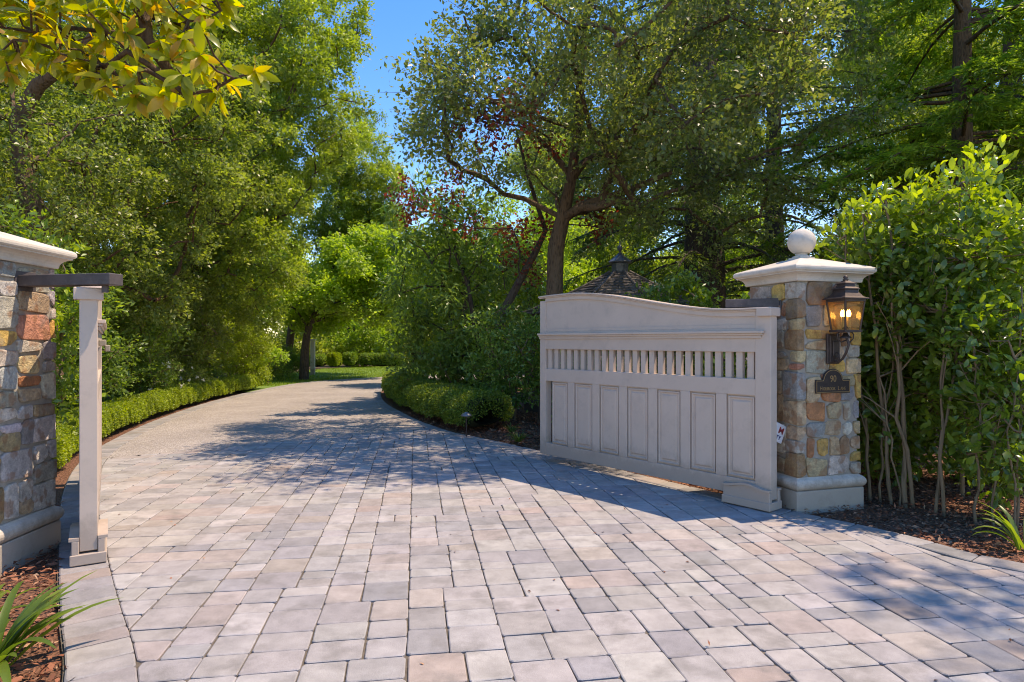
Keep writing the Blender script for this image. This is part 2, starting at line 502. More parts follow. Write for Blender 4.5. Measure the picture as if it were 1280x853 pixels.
def lay_pavers():
    rg = random.Random(3); mb = MB()
    th = math.atan2(.15, 1.0); ea = Vector((-math.sin(th), math.cos(th))); eb = Vector((math.cos(th), math.sin(th)))
    u = .070; org = Vector((0, 3))
    nAB = Vector((AB1.y - AB0.y, -(AB1.x - AB0.x))).normalized()
    if nAB.y > 0: nAB = -nAB
    rects = []
    patt4 = [[4, 4, 4], [3, 3, 3, 3], [4, 3, 2, 3], [3, 2, 4, 3], [4, 2, 3, 3], [3, 4, 3, 2], [2, 4, 4, 2]]
    patt3 = [[3, 3, 3, 3], [4, 4, 4], [2, 3, 4, 3], [3, 2, 3, 4], [4, 3, 3, 2], [2, 2, 4, 4], [3, 4, 2, 3]]
    for k in range(-18, 33):
        b0 = k * 7; a0 = -60 + rg.randint(0, 11)
        while a0 < 150:
            if rg.random() < .42:            # one row over the whole band
                ln = rg.choice((3, 4)); w = rg.choice(([4, 3], [3, 4], [2, 3, 2], [3, 2, 2], [4, 3]))
                b = b0
                for x in w: rects.append((a0, b, ln, x)); b += x
                a0 += ln; continue
            for (b, w, pt) in (((b0, 4, patt4), (b0 + 4, 3, patt3)) if rg.random() < .5 else ((b0, 3, patt3), (b0 + 3, 4, patt4))):
                a = a0
                for ln in rg.choice(pt): rects.append((a, b, ln, w)); a += ln
            a0 += 12
    for (a, b, la, lb) in rects:
        c = org + ea * (a + la / 2) * u + eb * (b + lb / 2) * u
        if c.y < .3 or c.y > 13 or c.x < -7 or c.x > 8.5: continue
        gsz = .0036
        P = []
        for (x, y) in ((a, b), (a, b + lb), (a + la, b + lb), (a + la, b)):
            q = org + ea * x * u + eb * y * u
            q += (c - q).normalized() * gsz * 1.4 + Vector((rg.uniform(-.005, .005), rg.uniform(-.005, .005)))
            P.append(q)
        if (c - AB0).dot(nAB) < -.25: continue
        P = clip(P, AB0, nAB)
        for line, sgn in ((LI, 1), (RI, -1)):
            if len(P) < 3: break
            d, q, t = near_line(line, c); n = Vector((t.y, -t.x)) * sgn
            if (c - q).dot(n) < -.35: P = []; break
            if d < .25: P = clip(P, q + n * .005, n)
        if len(P) >= 3: slab(mb, P, 0., .05, pave_col(rg), rg)
    return mb

M_pave = m_attr('concrete paver', .85, .24, 6.5, 150., .7, .004, spots=((.52, .48, .44), 230., .60, .4), spec=.25, stain=((.18, .165, .15), 4.2, .53, .55))
tag(lay_pavers().build('driveway_paving', M_pave, recalc=False), kind='structure')

def edging(outer, inner, step, z, rg, t0, t1, jit=.03):
    """a course of edging pavers between two lines"""
    mb = MB(); i = 0
    acc = [0.]
    for k in range(1, len(outer)): acc.append(acc[-1] + (outer[k] - outer[k - 1]).length)
    def pt(line, s):
        for k in range(1, len(acc)):
            if acc[k] >= s:
                f = (s - acc[k - 1]) / max(1e-6, acc[k] - acc[k - 1]); return line[k - 1].lerp(line[k], f)
        return line[-1]
    s = t0 * acc[-1]
    while s < t1 * acc[-1]:
        w = step * rg.uniform(.85, 1.2)
        g = .004
        P = [pt(outer, s + g), pt(inner, s + g + rg.uniform(-jit, jit) * .2), pt(inner, s + w - g), pt(outer, s + w - g)]
        slab(mb, P, z, .06, tuple(v * .84 for v in pave_col(rg)), rg, .008, .012)
        s += w
    return mb
rg = random.Random(8)
tag(edging(LO, LI, .17, .006, rg, .06, .93).build('kerb_edging', M_pave, recalc=False), kind='structure')
tag(edging(RO, RI, .30, .006, rg, .05, .93).build('kerb_edging', M_pave, recalc=False), kind='structure')
iL = min(range(len(LI)), key=lambda i: (LI[i] - AB0).length); iR = min(range(len(RI)), key=lambda i: (RI[i] - AB1).length)
poly_obj('aggregate_drive', [AB0] + LI[iL + 1:] + list(reversed(RI[iR + 1:])) + [AB1], -.002, M_agg)

# lawn beyond the bend
def m_lawn():
    m, nt = new_mat('lawn'); N = NT(nt); tc = N.n('ShaderNodeTexCoord').outputs['Object']
    col = N.ramp(N.noise(3, 6, .7, tc), [(.3, (.10, .18, .025)), (.7, (.18, .28, .045))])
    N.out(bsdf(N, col, .8, N.noise(60, 4, .7, tc), .8, .03)); return m
M_lawn = m_lawn()
lawn = [p for p in LO[li_end - 1:]] + [Vector((10, 48)), Vector((-5, 44)), Vector((-10.5, 36)), Vector((-11, 27)), Vector((-10, 22))]
poly_obj('lawn', lawn, -.012, M_lawn)
M_grass = m_leaf('grass blade', [(.12, .20, .03), (.19, .29, .04), (.26, .35, .06)], .35, rough=.5, spec=.3)
n = 42000
X = R_.uniform(-11, 1, n); Y = 22 + 20 * R_.random(n) ** 1.3
ok = np.array([True] * n)
lx = np.interp(Y, [p.y for p in LO[li_end - 1:]], [p.x for p in LO[li_end - 1:]])
from mathutils.geometry import intersect_point_line
okp = []
LAW = [(p.x, p.y) for p in lawn]
def inside(x, y, poly):
    r = np.zeros(len(x), bool); j = len(poly) - 1
    for i in range(len(poly)):
        xi, yi = poly[i]; xj, yj = poly[j]
        c = ((yi > y) != (yj > y)) & (x < (xj - xi) * (y - yi) / (yj - yi + 1e-12) + xi); r ^= c; j = i
    return r
ok = inside(X, Y, LAW)
P = np.stack([X, Y, np.full(n, -.01)], 1)[ok]; k = len(P)
A = R_.normal(size=(k, 3)) * .45; A[:, 2] = 1
g = leaves('grass', P, A, R_.normal(size=(k, 3)), R_.uniform(.04, .08, k), .018, M_grass, rng=R_)
tag(g, kind='stuff')

# loose chips of bark on the beds
M_chip = None
def m_chip():
    m, nt = new_mat('bark chip'); N = NT(nt)
    r = N.n('ShaderNodeAttribute', attribute_name='rnd').outputs['Fac']
    col = N.ramp(r, [(0, (.08, .03, .016)), (.35, (.23, .078, .04)), (.7, (.36, .135, .072)), (.93, (.42, .21, .12)), (1, (.42, .27, .17))])
    N.out(bsdf(N, col, .8)); return m
M_chip = m_chip()
def chips(poly, box, n, z0, zr, size, skip=()):
    x = R_.uniform(box[0], box[2], n); y = R_.uniform(box[1], box[3], n)
    ok = inside(x, y, [(p[0], p[1]) for p in poly]); x, y = x[ok], y[ok]; k = len(x)
    z = z0 + zr * R_.random(k)
    A = R_.normal(size=(k, 3)); A[:, 2] *= .25; Nn = R_.normal(size=(k, 3)) * .5; Nn[:, 2] += 1
    L = size * R_.uniform(.5, 1.6, k)
    return leaves('bark_chips', np.stack([x, y, z], 1), A, Nn, L, L * R_.uniform(.2, .45, k), M_chip, rng=R_)
tag(chips(left_bed, (-4.3, 1.6, -1.5, 7.5), 16000, -.028, .05, .045), kind='stuff')
tag(chips(right_bed, (1.8, 3.0, 6.5, 7.5), 26000, -.028, .05, .04), kind='stuff')
tag(chips(right_bed, (-4, 7.5, 4.0, 14), 26000, -.028, .045, .05), kind='stuff')
# ------------------------------------------------------------------ gates
M_paint = m_plain('taupe gate paint', (.575, .455, .375), .5, .05, 2.5, .15, 45., dirt=((.38, .31, .26), .35), splash=((.27, .21, .165), .5, .16))
M_iron = m_plain('dark bronze metal', (.075, .052, .045), .5, .3, 12, .3, 60., metal=.4)
M_steel = m_plain('brown black bracket', (.085, .07, .07), .55, .25, 9, .25, 40., dirt=((.2, .17, .15), .35))
M_lime = m_plain('cast limestone', (.60, .535, .455), .78, .09, 3., .35, 70., dirt=((.38, .32, .25), .55), splash=((.26, .2, .15), .6, .1))

def frame(o, d, back):
    o, d, back = Vector(o), Vector((*d, 0)).normalized(), Vector((*back, 0)).normalized()
    return lambda p: Vector((o[0], o[1], 0)) + d * p[0] + back * p[1] + Vector((0, 0, p[2]))

def gate_leaf(o, d, back, label, hs=1.0):
    fr0 = frame(o, d, back); fr = lambda p: fr0((p[0], p[1], p[2] * hs if p[2] > .3 else p[2]))
    t = thing('driveway_gate', label, 'gate', (o[0], o[1], 0), 'pair of driveway gate leaves')
    Lg, T = 3.15, .105
    def ztop(s):
        k = max(0, min(1, (s - .3) / 2.3)); return 1.815 + .275 * k * k * (3 - 2 * k) - .012 * max(0, (s - 2.6) / .55) ** 2
    m = MB()
    m.box((0, 0, .10), (.155, T, 1.82), fr); m.box((3.045, 0, .10), (Lg, T, 2.05), fr)         # end stiles
    for z0, z1 in ((.10, .25), (1.035, 1.19), (1.437, 1.66)): m.box((.155, .002, z0), (3.045, T - .002, z1), fr)
    for k in range(6):
        s = .155 + .4147 * k + .30; m.box((s, .002, .25), (s + .1147, T - .002, 1.035), fr)
    m.build('frame', M_paint, t, bevel=.004)
    m = MB()                                                                # curved upper board
    ns = 40; pts = [(.155 + (3.045 - .155) * i / ns) for i in range(ns + 1)]
    m.prism([(pts[0], 1.66), (pts[-1], 1.66)] + [(s, ztop(s)) for s in reversed(pts)], .016, T - .016, fr)
    up = m.build('upper_board', M_paint, t)
    m = MB()                                                                # moulded rim round the upper board
    for y0, y1 in ((.004, .016), (T - .016, T - .004)):
        m.prism([(pts[0], 1.66), (pts[-1], 1.66), (pts[-1], 1.69), (pts[0], 1.69)], y0, y1, fr)
    m.prism([(s, ztop(s) - .045) for s in pts] + [(s, ztop(s)) for s in reversed(pts)], .0, T, fr)
    m.build('rim', M_paint, up)
    m = MB(); pc = [-.012 + (Lg + .02) * i / 60 for i in range(61)]
    zt = lambda s: ztop(s) + (.0 if s > .12 else 0)
    m.prism([(s, zt(s)) for s in pc] + [(s, zt(s) + .014) for s in reversed(pc)], -.018, T + .018, fr)
    m.prism([(s, zt(s) + .014) for s in pc] + [(s, zt(s) + .032) for s in reversed(pc)], -.03, T + .03, fr)
    m.box((-.016, -.034, 1.765), (.125, T + .034, 1.842), fr)
    m.build('top_rail', M_paint, t, bevel=.004)
    m = MB()
    for a, b in (((.06, -.048, 1.612), (Lg, .0, 1.636)), ((.075, -.03, 1.592), (Lg, .0, 1.612)), ((.09, -.016, 1.565), (Lg, .0, 1.592))):
        m.box(a, b, fr)
    m.build('ledge_moulding', M_paint, t, bevel=.003)
    m = MB(); n = 25; gap = (3.045 - .155) / n
    for k in range(n):
        s = .155 + gap * (k + .26); m.box((s, .03, 1.19), (s + gap * .56, .072, 1.437), fr)
    m.build('slat_screen', M_paint, t)
    for k in range(7):
        s0 = .155 + .4147 * k; s1 = s0 + .30; z0, z1 = .25, 1.035
        m = MB(); m.box((s0, .03, z0), (s1, T - .03, z1), fr)
        for y, sg in ((.03, -1), (T - .03, 1)):
            V = []
            for ins, dy in ((.012, 0), (.016, .018), (.026, .021), (.034, .012), (.038, .004), (.05, .004), (.066, .018)):
                for (a, b) in ((s0 + ins, z0 + ins), (s1 - ins, z0 + ins), (s1 - ins, z1 - ins), (s0 + ins, z1 - ins)): V.append(fr((a, y + sg * dy, b)))
            Fc = []
            for r in range(6):
                for q in range(4): Fc.append((r * 4 + q, r * 4 + (q + 1) % 4, r * 4 + 4 + (q + 1) % 4, r * 4 + 4 + q))
            Fc.append((24, 25, 26, 27)); m.add(V, Fc)
        m.build('panel', M_paint, t)
    arch = [(.46, .178)] + [(.46 - .47 * i / 14, .178 + .032 * max(0, math.sin(PI * min(1, max(0, (i / 14 - .1) / .8)))) ** 1.6) for i in range(1, 15)]
    m = MB()
    m.prism([(-.014, .028), (.46, .028)] + arch, -.045, -.001, fr); m.prism([(-.014, .028), (.46, .028)] + arch, T + .001, T + .045, fr)
    m.box((-.02, -.055, .012), (.47, T + .055, .085), fr)
    bo = m.build('hinge_shoe', M_paint, t, bevel=.005)
    m = MB()
    lip = arch + [(x, z + .02) for x, z in reversed(arch)]
    m.prism(lip, -.06, -.001, fr); m.prism(lip, T + .001, T + .06, fr)
    m.build('shoe_moulding', M_paint, bo)
    return t

gate_leaf((2.33, 5.76), (-.626, .78), (.78, .626), 'taupe panelled gate leaf seen face on, swung back beside the lamp pillar')
gl = gate_leaf((-2.862, 4.42), (-.533, .846), (-.846, -.533), 'taupe gate leaf seen end on as a slim post, beside the pillar without lamp', 1.033)
# latch keeper on the end-on leaf's drive side
fl = frame((-2.862, 4.42), (-.533, .846), (-.846, -.533))
m = MB(); m.box((.50, -.05, 1.50), (.56, -.0, 1.55), fl); m.box((.48, -.075, 1.46), (.57, -.04, 1.51), fl)
m.build('latch', m_plain('weathered latch', (.32, .27, .2), .6), gl, bevel=.006)

def bar(o, d, back, L, z0, z1, T, label):
    fr = frame(o, d, back); t = thing('gate_bracket', label, 'bracket', (o[0], o[1], z0), 'gate brackets')
    m = MB(); m.box((0, 0, z0), (L, T, z1), fr); m.build('bar', M_steel, t, bevel=.004)
    m = MB(); m.box((-.012, -.02, z0 - .03), (-.0, T + .02, z1 + .03), fr); m.build('mounting_plate', M_steel, t, bevel=.002)
    m = MB(); m.tube([fr((L - .09, T * .5, z0 - .05)), fr((L - .09, T * .5, z0 - .0005))], .022, 10); m.build('hinge_pin', M_steel, t)
bar((-3.45, 4.465), (.975, -.20), (.20, .975), .75, 1.922, 2.0, .12, 'dark steel bar from the stone pillar over the end-on gate leaf')
bar((2.525, 6.03), (-.92, .39), (.39, .92), .49, 1.862, 1.945, .10, 'dark steel bar behind the curved gate top, fixed to the lamp pillar')

# ------------------------------------------------------------------ stone pillars
M_stone = m_attr('fieldstone', .75, .38, 13., 42., 1., .016, spots=((.33, .15, .07), 9., .54, .6), stain=((.25, .23, .21), 6., .52, .6))
M_mortar = m_plain('grey mortar', (.36, .32, .27), .95, .15, 20, .6, 90)
STONE = [(.38, .328, .265)] * 5 + [(.44, .325, .19)] * 5 + [(.43, .17, .08)] * 4 + [(.54, .33, .10)] * 3 + [(.53, .465, .375)] * 4 + [(.275, .26, .24)] * 3 + [(.43, .19, .13)] * 2 + [(.30, .185, .10)] * 2 + [(.52, .39, .22)] * 2

def stone_layout(w, h, rg):
    out = []
    def split(x0, z0, x1, z1, d=0):
        a, b = x1 - x0, z1 - z0
        if (a < .36 and b < .30 and (rg.random() < .4 or a * b < .034)) or a * b < .022: out.append((x0, z0, x1, z1)); return
        k = rg.uniform(.36, .64)
        if a * rg.uniform(.8, 1.2) > b * 1.15: x = x0 + a * k; split(x0, z0, x, z1); split(x, z0, x1, z1)
        else: z = z0 + b * k; split(x0, z0, x1, z); split(x0, z, x1, z1)
    split(0, 0, w, h); return out

def stone_skin(half, z0, z1, fr, seed, pal):
    rg = random.Random(seed); s = 2 * half; mb = MB()
    cs = [Vector((-half, -half)), Vector((half, -half)), Vector((half, half)), Vector((-half, half))]
    nr = [Vector((0, -1)), Vector((1, 0)), Vector((0, 1)), Vector((-1, 0))]
    def P3(x, z, e, k):
        """strip coordinate x on face k, pushed e outwards; on an edge pushed along the corner"""
        f = x - k * s
        if abs(f) < 1e-6: q = cs[k] + (nr[k] + nr[k - 1]) * e
        elif abs(f - s) < 1e-6: q = cs[(k + 1) % 4] + (nr[k] + nr[(k + 1) % 4]) * e
        else: q = cs[k] + (cs[(k + 1) % 4] - cs[k]) * (f / s) + nr[k] * e
        return fr((q.x, q.y, z))
    off = s * 2.5
    for (a, b, c, d) in stone_layout(4 * s, z1 - z0, rg):
        col = rg.choice(pal); kk = rg.uniform(1.0, 1.3); col = tuple(v * kk * rg.uniform(.94, 1.06) for v in col)
        e = rg.uniform(.012, .026); g = rg.uniform(.006, .009)
        J = lambda: rg.uniform(-.019, .019)
        base = [(a + g, b + g), (c - g, b + g), (c - g, d - g), (a + g, d - g)]
        base = [(x + J(), z + J()) for x, z in base]
        poly = []
        for i, p in enumerate(base):
            p = Vector(p); q0 = Vector(base[i - 1]); q1 = Vector(base[(i + 1) % 4]); ct = rg.uniform(.006, .05)
            poly.append(p + (q0 - p).normalized() * ct)
            if rg.random() < .5: poly.append(p + (q0 - p).normalized() * ct * .3 + (q1 - p).normalized() * ct * .3)
            poly.append(p + (q1 - p).normalized() * rg.uniform(.01, .045))
        for k in range(-1, 8):
            lo, hi = k * s, (k + 1) * s
            q = [Vector((p.x + off, p.y)) for p in poly]
            q = clip(q, Vector((lo, 0)), Vector((1, 0)))
            if len(q) >= 3: q = clip(q, Vector((hi, 0)), Vector((-1, 0)))
            if len(q) < 3 or abs(area(q)) < 2e-4: continue
            q = [Vector((p.x - (k - k % 4) * s, min(max(p.y, .002), z1 - z0 - .002))) for p in q]; kf = k % 4
            if area(q) < 0: q = q[::-1]
            n = len(q); edge = lambda p: abs(p.x - kf * s) < 1e-5 or abs(p.x - (kf + 1) * s) < 1e-5
            q = [Vector((kf * s if abs(p.x - kf * s) < 1e-5 else ((kf + 1) * s if abs(p.x - (kf + 1) * s) < 1e-5 else p.x), p.y)) for p in q]
            ce = sum(q, Vector((0, 0))) / n
            rings = []
            for ins, dp in ((0, -.012), (0, e * .55), (.004, e * .9), (.011, e)):
                r = []
                for p in q:
                    v = ce - p; v = v.normalized() * min(ins, v.length * .5)
                    x = p.x if edge(p) else p.x + v.x
                    r.append(P3(x, z0 + p.y + v.y, dp + (rg.uniform(-.002, .002) if ins and not edge(p) else 0), kf))
                rings.append(r)
            V = [p for r in rings for p in r]; Fc = []
            for r in range(3):
                for i in range(n):
                    j = (i + 1) % n; Fc.append((r * n + i, r * n + j, r * n + n + j, r * n + n + i))
            Fc.append(tuple(range(3 * n, 4 * n)))
            mb.add(V, Fc, False, col)
    return mb

def pillar(c, u, label, seed, pal=STONE):
    u = Vector(u).normalized(); v = Vector((-u.y, u.x))
    fr = lambda p: Vector((c[0] + u.x * p[0] + v.x * p[1], c[1] + u.y * p[0] + v.y * p[1], p[2]))
    t = thing('gate_pillar', label, 'pillar', (c[0], c[1], 0), 'stone gate pillars')
    hf = .335
    m = MB(); m.box((-hf, -hf, .28), (hf, hf, 2.10), fr); sh = m.build('shaft', M_mortar, t)
    stone_skin(hf, .296, 2.086, fr, seed, pal).build('stone_facing', M_stone, sh)
    m = MB(); m.sweep_square([(.043, -.06), (.043, .172), (.036, .178)], hf, fr)
    pl = m.build('plinth', M_lime, t, bevel=.006)
    m = MB(); m.sweep_square([(.02, .178), (.036, .184), (.048, .196), (.056, .212), (.059, .23), (.056, .25), (.046, .268), (.032, .28), (.018, .288), (.012, .2955), (-.03, .2958)], hf, fr)
    m.build('torus_moulding', M_lime, pl)
    m = MB(); m.sweep_square([(-.02, 2.087), (.028, 2.0872), (.033, 2.094), (.036, 2.112), (.044, 2.13), (.058, 2.145), (.078, 2.157), (.098, 2.163), (.098, 2.172), (.108, 2.176), (.116, 2.186),
                              (.118, 2.2), (.116, 2.214), (.108, 2.224), (.092, 2.232), (-.2, 2.325), (-.252, 2.338), (-.252, 2.352), (-.335, 2.3535)], hf, fr)
    m.build('cap', M_lime, t)
    m = MB(); R = .13; prof = [(.085, 2.345), (.085, 2.362), (.06, 2.37), (.05, 2.384), (.06, 2.396)]
    prof += [(R * math.sin(a), 2.505 - R * math.cos(a)) for a in [PI * (.16 + .84 * i / 22) for i in range(22)]] + [(.002, 2.635)]
    m.lathe(prof, 40, (c[0], c[1], 0)); m.build('ball_finial', M_lime, t)
    return fr

PC = (2.824, 6.243)
pf = pillar(PC, (.957, .288), 'stone gate pillar bearing the lit lantern and house number plaque', 21)
pillar((-3.80, 4.49), (1, .06), 'sunlit stone gate pillar without a lamp, cut by the picture edge', 34, STONE + [(.44, .41, .375)] * 12 + [(.5, .46, .42)] * 8)

# ------------------------------------------------------------------ lantern, plaque and sign on the pillar
face = lambda p: pf((p[0] - .335, -.335 - p[1], p[2]))     # x along the front face from its street corner, y out from it
t = thing('wall_lantern', 'lit bronze wall lantern with amber glass on the stone pillar', 'lantern', face((.36, 0, 1.3)))
m = MB(); m.box((.29, .022, 1.33), (.43, .05, 1.61), face); m.box((.305, .05, 1.345), (.415, .062, 1.595), face); m.box((.33, .062, 1.40), (.39, .075, 1.54), face)
m.build('backplate', M_iron, t, bevel=.006)
ex = .175; cx = .37
arm = [face((cx, .06 + .0 + .155 * (1 - math.cos(a)) , 1.40 + .19 * math.sin(a))) for a in [PI / 2 * i / 8 for i in range(9)]]
arm = [face((.36, .07, 1.36)), face((.36, .10, 1.345)), face((.362, .15, 1.38)), face((.365, .19, 1.44)), face((.37, .213, 1.51)), face((cx, ex, 1.60))]
curl = [face((.36, .075 + .045 * math.cos(a) * (1 - i / 26), 1.40 + .045 * math.sin(a) * (1 - i / 26))) for i, a in enumerate([PI * 2.4 * i / 20 - 1 for i in range(21)])]
m = MB(); m.tube(arm, .011, 8); m.tube(curl, .007, 6)
for sg in (-1, 1):
    m.tube([face((cx, ex, 1.545)), face((cx + sg * .05, ex, 1.53)), face((cx + sg * .085, ex, 1.56)), face((cx + sg * .09, ex, 1.60)), face((cx + sg * .07, ex, 1.62))], .006, 6)
m.build('scroll_arm', M_iron, t, recalc=False)
lf = lambda p: face((cx + p[0], ex + p[1], p[2]))
zb, zt, hb, ht = 1.632, 1.905, .080, .108
m = MB()
for sx, sy in ((1, 1), (1, -1), (-1, 1), (-1, -1)): m.tube([lf((sx * hb, sy * hb, zb)), lf((sx * ht, sy * ht, zt))], .0085, 6)
for z, h, dz in ((zb - .012, hb + .014, .02), (zt - .012, ht + .006, .02)):
    for a, b in (((-h, -h), (h, -h + .014)), ((-h, h - .014), (h, h)), ((-h, -h + .0145), (-h + .014, h - .0145)), ((h - .014, -h + .0145), (h, h - .0145))):
        m.box((a[0], a[1], z), (b[0], b[1], z + dz), lf)
m.box((-hb, -hb, zb - .014), (hb, hb, zb - .002), lf)
m.lathe([(.05, -.05), (.05, -.035), (.03, -.03), (.018, 0)], 12, (0, 0, zb - .018), fr=lf)
m.build('cage', M_iron, t)
def sq(prof): return [(r * math.sqrt(2), z) for r, z in prof]
m = MB(); m.lathe(sq([(.11, 1.912), (.134, 1.914), (.134, 1.923), (.10, 1.94), (.075, 1.976), (.07, 2.0), (.082, 2.003), (.082, 2.01), (.055, 2.028), (.05, 2.05), (.06, 2.053), (.058, 2.06), (.034, 2.073), (.022, 2.082)]), 4, (0, 0, 0), smooth=False, fr=lf, rot=PI / 4)
rf = m.build('roof', M_iron, t)
m = MB(); m.lathe([(.018, 2.08), (.026, 2.092), (.016, 2.102), (.022, 2.112), (.014, 2.125), (.003, 2.132)], 12, fr=lf); m.build('finial', M_iron, rf)
def m_amber():
    m, nt = new_mat('amber glass'); N = NT(nt)
    a = N.n('ShaderNodeBsdfTransparent', {'Color': (.98, .80, .50, 1)}).outputs[0]
    b = N.n('ShaderNodeBsdfGlossy', {'Color': (1, .9, .7, 1), 'Roughness': .12}).outputs[0]
    c = N.n('ShaderNodeBsdfDiffuse', {'Color': (.5, .36, .2, 1)}).outputs[0]
    q = N.n('ShaderNodeMixShader', {0: .12, 1: a, 2: c}).outputs[0]
    N.out(N.n('ShaderNodeMixShader', {0: .08, 1: q, 2: b}).outputs[0]); return m
M_amber = m_amber()
for a, b in (((-1, -1), (1, -1)), ((1, -1), (1, 1)), ((1, 1), (-1, 1)), ((-1, 1), (-1, -1))):
    m = MB()
    q = [lf((a[0] * (hb - .004), a[1] * (hb - .004), zb + .006)), lf((b[0] * (hb - .004), b[1] * (hb - .004), zb + .006)), lf((b[0] * (ht - .004), b[1] * (ht - .004), zt - .006)), lf((a[0] * (ht - .004), a[1] * (ht - .004), zt - .006))]
    m.add(q, [(0, 1, 2, 3)]); m.build('pane', M_amber, t)
def m_glow():
    m, nt = new_mat('lit candle bulb'); N = NT(nt)
    N.out(N.n('ShaderNodeEmission', {'Color': (1, .72, .36, 1), 'Strength': 6.}).outputs[0]); return m
M_glow = m_glow()
M_cream = m_plain('candle sleeve', (.55, .42, .25), .6)
for k in range(4):
    a = PI / 4 + k * PI / 2 + .5; x, y = .035 * math.cos(a), .035 * math.sin(a)
    m = MB(); m.lathe([(.011, 0), (.011, .095)], 10, (x, y, zb + .03), fr=lf); cd = m.build('candle', M_cream, t)
    m = MB(); m.lathe([(.006, 0), (.013, .015), (.014, .03), (.009, .05), (.001, .066)], 10, (x, y, zb + .126), fr=lf); m.build('bulb', M_glow, cd)
m = MB(); m.lathe([(.008, 0), (.008, .06)], 8, (0, 0, zb - .002), fr=lf)
for k in range(4):
    a = PI / 4 + k * PI / 2 + .5; m.tube([lf((0, 0, zb + .05)), lf((.03 * math.cos(a), .03 * math.sin(a), zb + .02)), lf((.035 * math.cos(a), .035 * math.sin(a), zb + .032))], .004, 5)
m.build('candelabra', M_iron, t)

def text(s, size, mat, parent, place, name, ext=.0015, sx=1., bold=0.):
    cu = bpy.data.curves.new(name, 'FONT'); cu.body = s; cu.size = size; cu.align_x = 'CENTER'; cu.extrude = ext; cu.offset = bold
    o = bpy.data.objects.new(name, cu); COL.objects.link(o)
    me = bpy.data.meshes.new_from_object(o.evaluated_get(bpy.context.evaluated_depsgraph_get()))
    bpy.data.objects.remove(o); bpy.data.curves.remove(cu)
    inv = parent_inv(parent)
    for v in me.vertices: v.co = inv @ place((v.co.x * sx, v.co.z, v.co.y))
    me.materials.clear(); me.materials.append(mat)
    o = bpy.data.objects.new(name, me); COL.objects.link(o); o.parent = parent
    return o

M_plaque = m_plain('bronze plaque', (.045, .033, .03), .5, .2, 30, .4, 150, metal=.3)
M_gold = m_plain('worn gold lettering', (.36, .22, .1), .45, .1, 20, metal=.3)
t = thing('house_number_plaque', 'arched dark bronze plaque reading 90 under the lantern', 'plaque', face((.36, 0, 1.06)))
x0, x1, xm = .165, .555, .36
def arch_pts(g):
    P = [(x0 + g, 1.06 + g), (x1 - g, 1.06 + g), (x1 - g, 1.185 - g), (xm + .118 - g * .6, 1.185 - g)]
    P += [(xm + (.112 - g) * math.cos(a), 1.185 + (.098 - g) * math.sin(a)) for a in [PI * (.04 + .92 * i / 18) for i in range(19)]]
    return P + [(xm - .118 + g * .6, 1.185 - g), (x0 + g, 1.185 - g)]
pp = lambda p: face((p[0], -p[1], p[2]))
m = MB(); m.prism(arch_pts(0), -.026, -.040, pp); m.build('plate', M_plaque, t, bevel=.002)
m = MB(); o_, i_ = arch_pts(.008), arch_pts(.013); n = len(o_)
V = [pp((a, -.0405, b)) for a, b in o_] + [pp((a, -.0405, b)) for a, b in i_] + [pp((a, -.043, b)) for a, b in o_] + [pp((a, -.043, b)) for a, b in i_]
Fc = []
for k in range(n):
    j = (k + 1) % n; Fc += [(2 * n + k, 2 * n + j, 3 * n + j, 3 * n + k), (k, j, 2 * n + j, 2 * n + k), (n + k, n + j, 3 * n + j, 3 * n + k)]
m.add(V, Fc); m.build('rim', M_gold, t)
text('90', .085, M_gold, t, lambda p: pp((xm + p[0], -.0415 - p[1], 1.165 + p[2])), 'number', sx=.85)
text('H', .052, M_gold, t, lambda p: pp((xm - .134 + p[0], -.0415 - p[1], 1.088 + p[2])), 'lettering', sx=.7)
text('OLBROOK', .042, M_gold, t, lambda p: pp((xm - .045 + p[0], -.0415 - p[1], 1.088 + p[2])), 'lettering', sx=.70)
text('L', .052, M_gold, t, lambda p: pp((xm + .062 + p[0], -.0415 - p[1], 1.088 + p[2])), 'lettering', sx=.7)
text('ANE', .042, M_gold, t, lambda p: pp((xm + .112 + p[0], -.0415 - p[1], 1.088 + p[2])), 'lettering', sx=.72)

M_white = m_plain('white sign plate', (.7, .7, .72), .4, .04)
M_red = m_plain('dark red sign letter', (.28, .03, .04), .5)
M_blue = m_plain('navy sign letter', (.05, .06, .17), .5)
sc = Vector((2.45, 5.92)); sd = Vector((.92, .38)).normalized(); sb = Vector((-sd.y, sd.x))
ca, sa = math.cos(-.42), math.sin(-.42)
sf = lambda p: Vector((sc.x + sd.x * (p[0] * ca - p[2] * sa) + sb.x * p[1], sc.y + sd.y * (p[0] * ca - p[2] * sa) + sb.y * p[1], .70 + p[0] * sa + p[2] * ca))
t = thing('yard_sign', 'tilted small white sign half hidden between gate and pillar', 'sign', (sc.x, sc.y, 0))
m = MB(); m.box((-.12, 0, -.085), (.095, .004, .085), sf); m.build('plate', M_white, t, bevel=.0015)
m = MB(); m.tube([Vector((sc.x - .01, sc.y + .02, -.03)), sf((0, .012, .02))], .006, 6); m.build('stake', M_steel, t)
text('M', .082, M_red, t, lambda p: sf((.045 + p[0], -.001 - p[1], .0 + p[2])), 'letter', bold=.002)
text('TY', .05, M_blue, t, lambda p: sf((.035 + p[0], -.001 - p[1], -.058 + p[2])), 'letter', bold=.0015)

